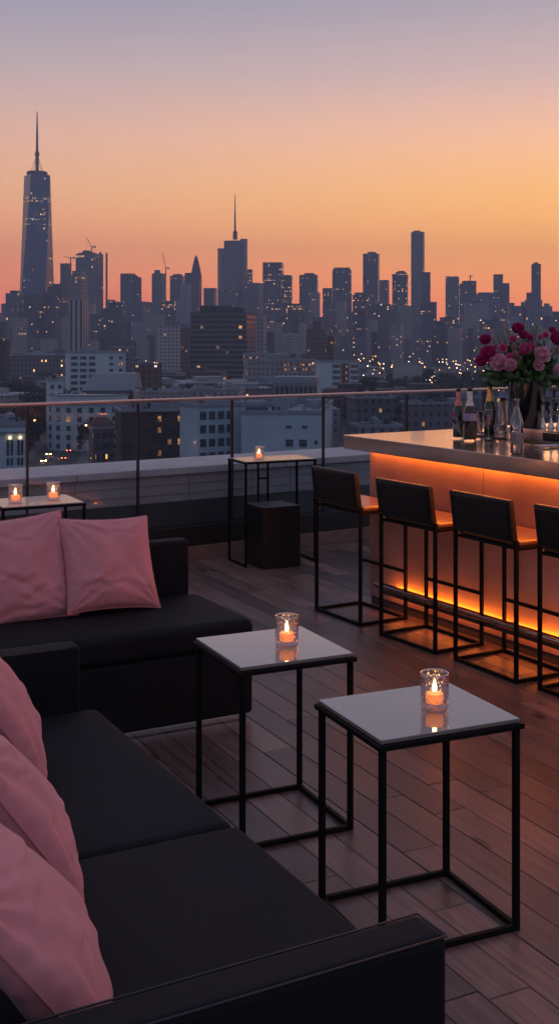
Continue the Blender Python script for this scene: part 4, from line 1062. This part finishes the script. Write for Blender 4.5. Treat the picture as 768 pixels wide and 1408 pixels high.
# white long building with a blank wall
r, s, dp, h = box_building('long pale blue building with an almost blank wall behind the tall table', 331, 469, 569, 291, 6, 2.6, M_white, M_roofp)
windows(r, 'front', s, dp, [h-8.2], [-s/2+12.2, -s/2+15.6], 1.9, 1.8, mat_=M_win)
windows(r, 'front', s, dp, [h-7.6], [-s/2+18.8], .8, 1.0, mat_=M_win)
windows(r, 'front', s, dp, [h-3.6], [-s/2+12.0, -s/2+16.0], 1.4, .7, mat_=M_win)
rooftop(r, [(-1, -dp/2+10, 4, 3, 3.6), (-9, -dp/2+22, 5, 4, 2.2), (7, -dp/2+30, 6, 4, 2.0), (2, -dp/2+45, 9, 5, 2.6), (-8, -dp/2+44, 5, 5, 2.4)], h, M_roofp)
kid('duct', r, M_roofb, lambda m: m.tube([(-9.5, -dp/2+7, h+1.6), (-4, -dp/2+8, h+1.6)], 1.2, 14), smooth=True)
for x, y in ((-6, 5), (5, 8), (9, 3)):
    kid('vent_pipe', r, M_roofp, lambda m: m.tube([(x, -dp/2+y+4, h), (x, -dp/2+y+4, h+1.6)], .3, 8))
# left classical building with lamps above paired windows
r, s, dp, h = box_building('pale building at the left edge with tall paired windows and two wall lamps', -20, 36, 586, 255, -14, .8, M_white, M_roofp)
windows(r, 'front', s, dp, [h-6.4], [s/2-1.1, s/2-1.9, s/2-3.3, s/2-4.1], .55, 3.4)
windows(r, 'front', s, dp, [h-8.6], [s/2-1.1, s/2-1.9, s/2-3.3, s/2-4.1], .55, 1.6)
M_sconce = emitter('wall_lamp_glow', (1, .55, .25), 9, False)
for u in (s/2-1.5, s/2-3.7): kid('wall_lamp', r, M_sconce, lambda m: m.box(u-.22, u+.22, -dp/2-.5, -dp/2-.02, h-2.75, h-2.25), bevel=.1)
kid('cornice', r, M_roofp, lambda m: m.box(-s/2-.5, s/2+.5, -dp/2-.6, -dp/2-.02, h-1.6, h-1.2))
# drum roofed hall
r, s, dp, h = box_building('grey hall with a deep roof fascia over dark colonnade, below the low lit office', 377, 437, 531, 540, 8, .8, MATS['dark_roof'], M_roofb)
kid('fascia', r, M_roofb, lambda m: m.box(-s/2-.8, s/2+.8, -dp/2-.8, dp/2+.8, h+1.0, h+4.4), bevel=.3)
for k in range(9): kid('column', r, M_roofp, lambda m: m.box(-s/2+.4+k*(s-.8)/8-.22, -s/2+.4+k*(s-.8)/8+.22, -dp/2-.7, -dp/2-.1, h-3.8, h+1.0))
# balcony block
r, s, dp, h = box_building('block with a blank pale end wall and dark balcony bays right of the middle', 434, 493, 498, 640, -10, .5, M_white, M_roofd)
windows(r, 'front', s, dp, [h-3.1-3.2*i for i in range(5)], [-s/2+9.5, -s/2+19.6], 4.4, 1.9, mat_=M_trim, name='balcony')
kid('stair_strip', r, F_brick, lambda m: m.box(-s/2+12.2, -s/2+16.6, -dp/2-.3, -dp/2-.02, 4, h-.6))
for i in range(5): kid('lit_landing', r, M_winlit, lambda m: m.box(-s/2+14.6, -s/2+15.5, -dp/2-.5, -dp/2-.32, h-3-3.2*i, h-1.8-3.2*i))
# low lit office
r, s, dp, h = box_building('long low grey office with clusters of lit windows left of the balcony block', 338, 434, 496, 720, -4, .3, F_lowp, M_roofp)
windows(r, 'front', s, dp, [h-3-3.0*i for i in range(2)], [s/2-2-1.9*k for k in range(12)], 1.1, 1.3, lit=(0, 1, 3, 4, 6, 8, 9, 12, 14, 15, 18, 20, 21))
r, s, dp, h = box_building('grey white office with bright lit windows at its left, under the banded office block', 334, 366, 487, 780, -6, .5, F_lowp, M_roofp)
windows(r, 'front', s, dp, [h-3-3.0*i for i in range(5)], [-s/2+2+2.2*k for k in range(4)], 1.3, 1.3, lit=(1, 3, 4, 6, 9, 12, 14, 17))
# striped white building and neighbours at left centre
box_building('white block with dark vertical window slots left of the banded office block', 216, 248, 448, 1050, -10, .5, F_apt, M_roofp)
box_building('brown slab squeezed between the white slotted block and the banded office block', 248, 263, 452, 1000, 8, .6, F_brick, M_roofd)
box_building('dark dotted block at the left edge above the rail', -16, 10, 466, 720, 10, .6, facade('dotted', (.035, .035, .042), (.09, .09, .10), 1.8, 2.4, .3, .4, .02, .0, .5, 1.5), M_roofd)
box_building('long flat dark hall with a bright eave at the left', 10, 96, 489, 800, -3, .4, F_low, M_roofp)
box_building('dark low block right of the white apartment block', 150, 182, 478, 850, -8, .5, F_low, M_roofd)
box_building('brown warehouse with a flat roof left of the banded office block', 181, 222, 502, 640, -8, .6, F_brick, M_roofd)
box_building('pale low warehouse among trees at the right', 540, 582, 502, 760, 6, .4, mat('warehouse_wall', (.3, .3, .32), .8, var=.1, vscale=.1), M_roofp)
r, s, dp, h = box_building('low pale roofed building with skylights right of the blank walled one', 484, 552, 588, 330, -9, .8, F_lowp, M_roofp)
rooftop(r, [(-4+2.2*k, rnd.uniform(-2, 3), 1.4, 1.2, .7) for k in range(5)], h, M_roofb)
r, s, dp, h = box_building('dark low house with a flat roof behind the right hand glass panels', 478, 545, 548, 420, -12, .8, F_low, M_roofd)
rooftop(r, [(-5, 0, 3, 3, 1.8), (5, 2, 4, 3, 1.4)], h, M_roofd)
box_building('dark low building with a slate roof behind the bottles', 556, 640, 556, 400, -10, .7, F_low, M_roofb)
box_building('grey low building with a pale roof behind the bar end', 630, 720, 548, 430, 8, .7, F_low, M_roofp)
box_building('broad flat pale roof left of the middle behind the rail', 176, 262, 540, 440, -14, .9, F_lowp, M_roofp)
box_building('small pale roofed block behind the middle of the rail', 262, 335, 536, 470, 6, .8, F_lowp, M_roofb)
box_building('dark terrace of houses at the right behind the vase', 718, 800, 545, 420, -8, .7, F_low, M_roofb)

# low rise carpet
occ = [(80, 175, 590, 640), (60, 90, 440, 480), (95, 135, 410, 450), (150, 265, 320, 470), (240, 475, 285, 400), (112, 190, 535, 575), (370, 440, 530, 580), (430, 496, 630, 670), (335, 440, 710, 745), (258, 352, 880, 930), (478, 556, 320, 450), (550, 800, 390, 470), (-20, 40, 250, 290)]
LBL = {0: ('grey low rise building with a dark roof among the street lights', F_low, M_roofd, 'dark roofed low rise buildings'),
       1: ('pale walled low rise building with a light roof in the dusk city', F_lowp, M_roofp, 'light roofed low rise buildings'),
       2: ('brown brick low rise building in the dusk city', F_brick, M_roofd, 'brown brick low rise buildings'),
       3: ('low rise building with a slate blue roof in the dusk city', F_low, M_roofb, 'slate roofed low rise buildings')}
cnt = 0
for ring, (da, db, n, hmin, hmax) in enumerate(((340, 520, 26, 6, 13), (520, 750, 48, 7, 16), (750, 1050, 70, 7, 19), (1050, 1500, 85, 8, 26))):
    for i in range(n):
        for _try in range(8):
            d = math.exp(rnd.uniform(math.log(da), math.log(db))); px = rnd.uniform(-15, 785)
            wm = rnd.uniform(14, 38); w = wm/d*FPX
            hm_ = min(hmax, 9) if (px > 440 and d > 600) else hmax
            if not any(a-w/2 < px < b+w/2 and c-15 < d < e+15 for a, b, c, e in occ): break
        else: continue
        if d < 520 and 20 < px < 150: continue
        if d > 620 and px > 520 and rnd.random() < .35: continue
        k = rnd.choice((0, 0, 1, 1, 2, 3)); lb, fm, rf, gp = LBL[k]
        filler(px, w, HY+FPX*(CAMZ-GZ-rnd.uniform(min(hmin, hm_-2), hm_))/d, d, fm, 'low_rise_building', lb, 'building', gp, rnd.choice((-12, -8, 8, 14, 20)), rf, rnd.uniform(.6, 1.2), hut=True); cnt += 1

# ------------------------------------------------------------------ street, cars, lamps
M_road = mat('asphalt', (.05, .05, .053), .85, var=.2, vscale=.3)
M_line = mat('road_paint', (.6, .6, .58), .7)
ra, rb = Vector((-76, 395, 0)), Vector((-150, 1000, 0)); rdv = (rb-ra).normalized(); rnv = Vector((rdv.y, -rdv.x, 0))
ra = ra - rdv*80
def strip(name, a, b, w, z, mt):
    m = MB(); m.face([a-rnv*w/2+Vector((0, 0, z)), a+rnv*w/2+Vector((0, 0, z)), b+rnv*w/2+Vector((0, 0, z)), b-rnv*w/2+Vector((0, 0, z))]); o = m.obj(name, mt); tag(o, kind='structure')
strip('road', ra, rb, 16, GZ+.03, M_road)
m = MB()
L = (rb-ra).length; q = 0
while q < L:
    a = ra+rdv*q; b = ra+rdv*(q+3); m.face([a-rnv*.1+Vector((0, 0, GZ+.04)), a+rnv*.1+Vector((0, 0, GZ+.04)), b+rnv*.1+Vector((0, 0, GZ+.04)), b-rnv*.1+Vector((0, 0, GZ+.04))]); q += 9
tag(m.obj('road_marking', M_line, merge=False), kind='structure')
for sgn in (-1, 1):
    a, b = ra+rnv*sgn*10, rb+rnv*sgn*10
    m = MB(); ang = math.atan2(rdv.y, rdv.x); Mx = Matrix.Translation((a+b)/2) @ Matrix.Rotation(ang, 4, 'Z'); m.box(-L/2, L/2, -2, 2, GZ+.01, GZ+.15, Mx)
    tag(m.obj('pavement', mat('paving', (.12, .12, .12), .85)), kind='structure')
M_carp = mat('car_paint_grey', (.08, .08, .09), .25, coat=.8); M_carglass = mat('car_glass', (.01, .01, .012), .05); M_tyre = mat('tyre', (.01, .01, .01), .8)
M_head = emitter('headlight_glow', (1, .45, .14), 150, False); M_tail = emitter('tail_light_glow', (1, .12, .05), 25, False)
def car_proto():
    r = empty('parked_car')
    def body(m):
        prof = [(-2.2, .35), (-2.2, .85), (-1.3, .95), (2.1, .95), (2.2, .7), (2.2, .35)]
        for sy in (-.85, .85): m.face([(x, sy, z) for x, z in prof])
        for i in range(len(prof)):
            a, b = prof[i], prof[(i+1) % len(prof)]; m.face([(a[0], -.85, a[1]), (b[0], -.85, b[1]), (b[0], .85, b[1]), (a[0], .85, a[1])])
    kid('body', r, M_carp, body, bevel=.06)
    def cab(m):
        B = [(-1.0, -.8, .95), (1.7, -.8, .95), (1.7, .8, .95), (-1.0, .8, .95)]; T = [(-.35, -.65, 1.42), (1.2, -.65, 1.42), (1.2, .65, 1.42), (-.35, .65, 1.42)]
        for i in range(4): j = (i+1) % 4; m.face([B[i], B[j], T[j], T[i]])
        m.face(T)
    kid('cabin', r, M_carglass, cab)
    for x in (-1.4, 1.4):
        for y in (-.86, .86): kid('wheel', r, M_tyre, lambda m: m.tube([(x, y-.1, .33), (x, y+.1, .33)], .33, 14))
    for y in (-.6, .6):
        kid('headlight', r, M_head, lambda m: m.box(-2.26, -2.2, y-.17, y+.17, .6, .8)); kid('tail_light', r, M_tail, lambda m: m.box(2.2, 2.26, y-.17, y+.17, .65, .82))
    return r
CARP = car_proto()
for i, (q, side, fl) in enumerate(((70, -3, 0), (78, 3, 1), (92, -3, 0), (104, 3.2, 1), (121, -3.2, 0), (150, 3, 1), (190, -3, 0), (240, 3, 1), (300, -3, 0))):
    o = CARP if i == 0 else copy_tree(CARP)
    p = ra+rdv*q+rnv*side; o.name = 'parked_car' if i == 0 else o.name
    o.location = (p.x, p.y, GZ+.04); o.rotation_euler = (0, 0, math.atan2(rdv.y, rdv.x)+(0 if fl == 0 else math.pi))
    tag(o, 'small grey car with lights on in the street at the lower left', 'car', 'cars driving in the street below')
M_lampw = [emitter('warm_street_glow', (1, .46, .15), 11, False), emitter('orange_street_glow', (1, .32, .09), 12, False), emitter('white_street_glow', (1, .78, .58), 7, False), emitter('dim_street_glow', (1, .56, .28), 5, False)]
def lamp_mesh(mt, rad, hh):
    m = MB(); m.tube([(0, 0, 0), (0, 0, hh)], .12, 6, mi=0); m.tube([(0, 0, hh), (1.2, 0, hh+.4)], .08, 6, mi=0)
    m.lathe([(0, hh+.15-rad), (rad*.8, hh+.15-rad*.5), (rad, hh+.15), (rad*.7, hh+.15+rad*.6), (0, hh+.15+rad)], 10, c=(1.2, 0), mi=1)
    return m.mesh('street_lamp', [M_spire, mt], False, False)
LM = [[lamp_mesh(mt, rd, 11.0) for rd in (.20, .34, .52)] for mt in M_lampw]
def lamp(x, y, k, sz, label, gp):
    o = bpy.data.objects.new('street_lamp', LM[k][sz]); COL.objects.link(o); o.location = (x, y, GZ); o.rotation_euler = (0, 0, rnd.uniform(0, 6)); tag(o, label, 'street lamp', gp)
for i in range(16):
    p = ra+rdv*(60+i*24)+rnv*(9.5 if i % 2 else -9.5); lamp(p.x, p.y, 0 if i % 3 else 1, 1, 'lit street lamp lining the street at the lower left', 'street lamps lining the lower left street')
clusters = [(600, 620, 0, 14), (620, 700, 45, 18), (560, 1100, 60, 14), (40, 800, 40, 12), (200, 700, 40, 12), (225, 1200, 30, 8), (420, 1200, 60, 14), (520, 1500, 60, 18), (590, 1300, 60, 16), (480, 900, 40, 10), (150, 1000, 50, 12), (640, 950, 30, 22), (680, 1400, 60, 12), (330, 620, 50, 6), (740, 1500, 40, 8), (15, 1150, 30, 8), (560, 1800, 80, 16), (640, 1150, 60, 18), (500, 1000, 50, 12), (700, 900, 30, 8)]
for (px, d, sp, n) in clusters:
    for i in range(n):
        dd = d*rnd.uniform(.72, 1.45); x = mx(px+rnd.gauss(0, sp*.9+14), dd)
        lamp(x, dd, rnd.choice((0, 0, 1, 2, 3, 3)), 0 if dd < 700 else (1 if dd < 1100 else 2), 'tiny lit street lamp glowing between the low buildings of the city', 'street lamps among the low buildings')

# ------------------------------------------------------------------ city trees
M_crown = mat('tree_foliage', (.035, .05, .034), .8, var=.4, vscale=.5); M_bark = mat('bark', (.05, .04, .035), .9)
def crown_mesh(seed):
    rr = random.Random(seed); m = MB(); cl = [(rr.uniform(-2.6, 2.6), rr.uniform(-2.6, 2.6), rr.uniform(4.5, 9.5), rr.uniform(1.3, 2.4)) for _ in range(13)]
    for (cx, cy, cz, r_) in cl:
        for _ in range(75):
            a = Vector((rr.gauss(0, 1), rr.gauss(0, 1), rr.gauss(0, .8))).normalized()*r_*rr.uniform(.55, 1.1); c = Vector((cx, cy, cz))+a
            u = Vector((rr.gauss(0, 1), rr.gauss(0, 1), rr.gauss(0, 1))).normalized(); v = u.cross(Vector((rr.gauss(0, 1), rr.gauss(0, 1), rr.gauss(0, 1)))).normalized(); s = rr.uniform(.22, .5)
            m.face([c-u*s, c+v*s*.7, c+u*s, c-v*s*.7])
    return m.mesh('crown', M_crown, False, False)
CM = [crown_mesh(k) for k in range(4)]
tm = MB(); tm.tube([(0, 0, 0), (.1, 0, 2.4), (0, .1, 5.0), (.3, 0, 7)], 1, 7, radii=[.38, .28, .2, .08]); tm.tube([(.1, 0, 2.6), (1.3, .4, 5.2)], 1, 5, radii=[.18, .07]); tm.tube([(0, 0, 3.0), (-1.3, -.5, 5.8)], 1, 5, radii=[.18, .07])
TM = tm.mesh('trunk', M_bark, False, False)
def tree(x, y, s, label, gp):
    r = empty('tree', (x, y, GZ), rnd.uniform(0, 6), label, 'tree', gp); r.scale = (s, s, s*rnd.uniform(.85, 1.1))
    for nm, me in (('trunk', TM), ('crown', rnd.choice(CM))):
        o = bpy.data.objects.new(nm, me); COL.objects.link(o); o.parent = r
for i in range(14):
    p = ra+rdv*(70+i*20)+rnv*(12 if i % 2 else -12); tree(p.x, p.y, rnd.uniform(.9, 1.3), 'dark leafy tree beside the street at the lower left', 'trees beside the lower left street')
for (a, b, d0, d1, n) in ((540, 760, 560, 900, 90), (480, 560, 560, 760, 22), (180, 260, 480, 620, 14), (60, 130, 480, 620, 14), (0, 60, 420, 700, 16), (470, 700, 450, 540, 20)):
    for i in range(n):
        d = rnd.uniform(d0, d1); tree(mx(rnd.uniform(a, b), d), d, rnd.uniform(.9, 1.7), 'dark leafy tree in the wooded parts between the low city buildings', 'dark trees between the low buildings')

# ------------------------------------------------------------------ haze
HZ = MB(); HZ.box(-3900, 3900, -1000, 7100, GZ-1.5, 545)
ho = HZ.obj('haze', None)
hm = bpy.data.materials.new('evening_haze'); hm.use_nodes = True; t = hm.node_tree; t.nodes.clear()
pv = N(t, 'ShaderNodeVolumePrincipled'); pv.inputs['Color'].default_value = (.55, .69, 1.0, 1); pv.inputs['Density'].default_value = .00020
pv.inputs['Anisotropy'].default_value = 0.0
o_ = N(t, 'ShaderNodeOutputMaterial'); t.links.new(pv.outputs[0], o_.inputs['Volume'])
ho.data.materials.clear(); ho.data.materials.append(hm); tag(ho, kind='stuff')
hm.cycles.homogeneous_volume = True if hasattr(hm.cycles, 'homogeneous_volume') else None
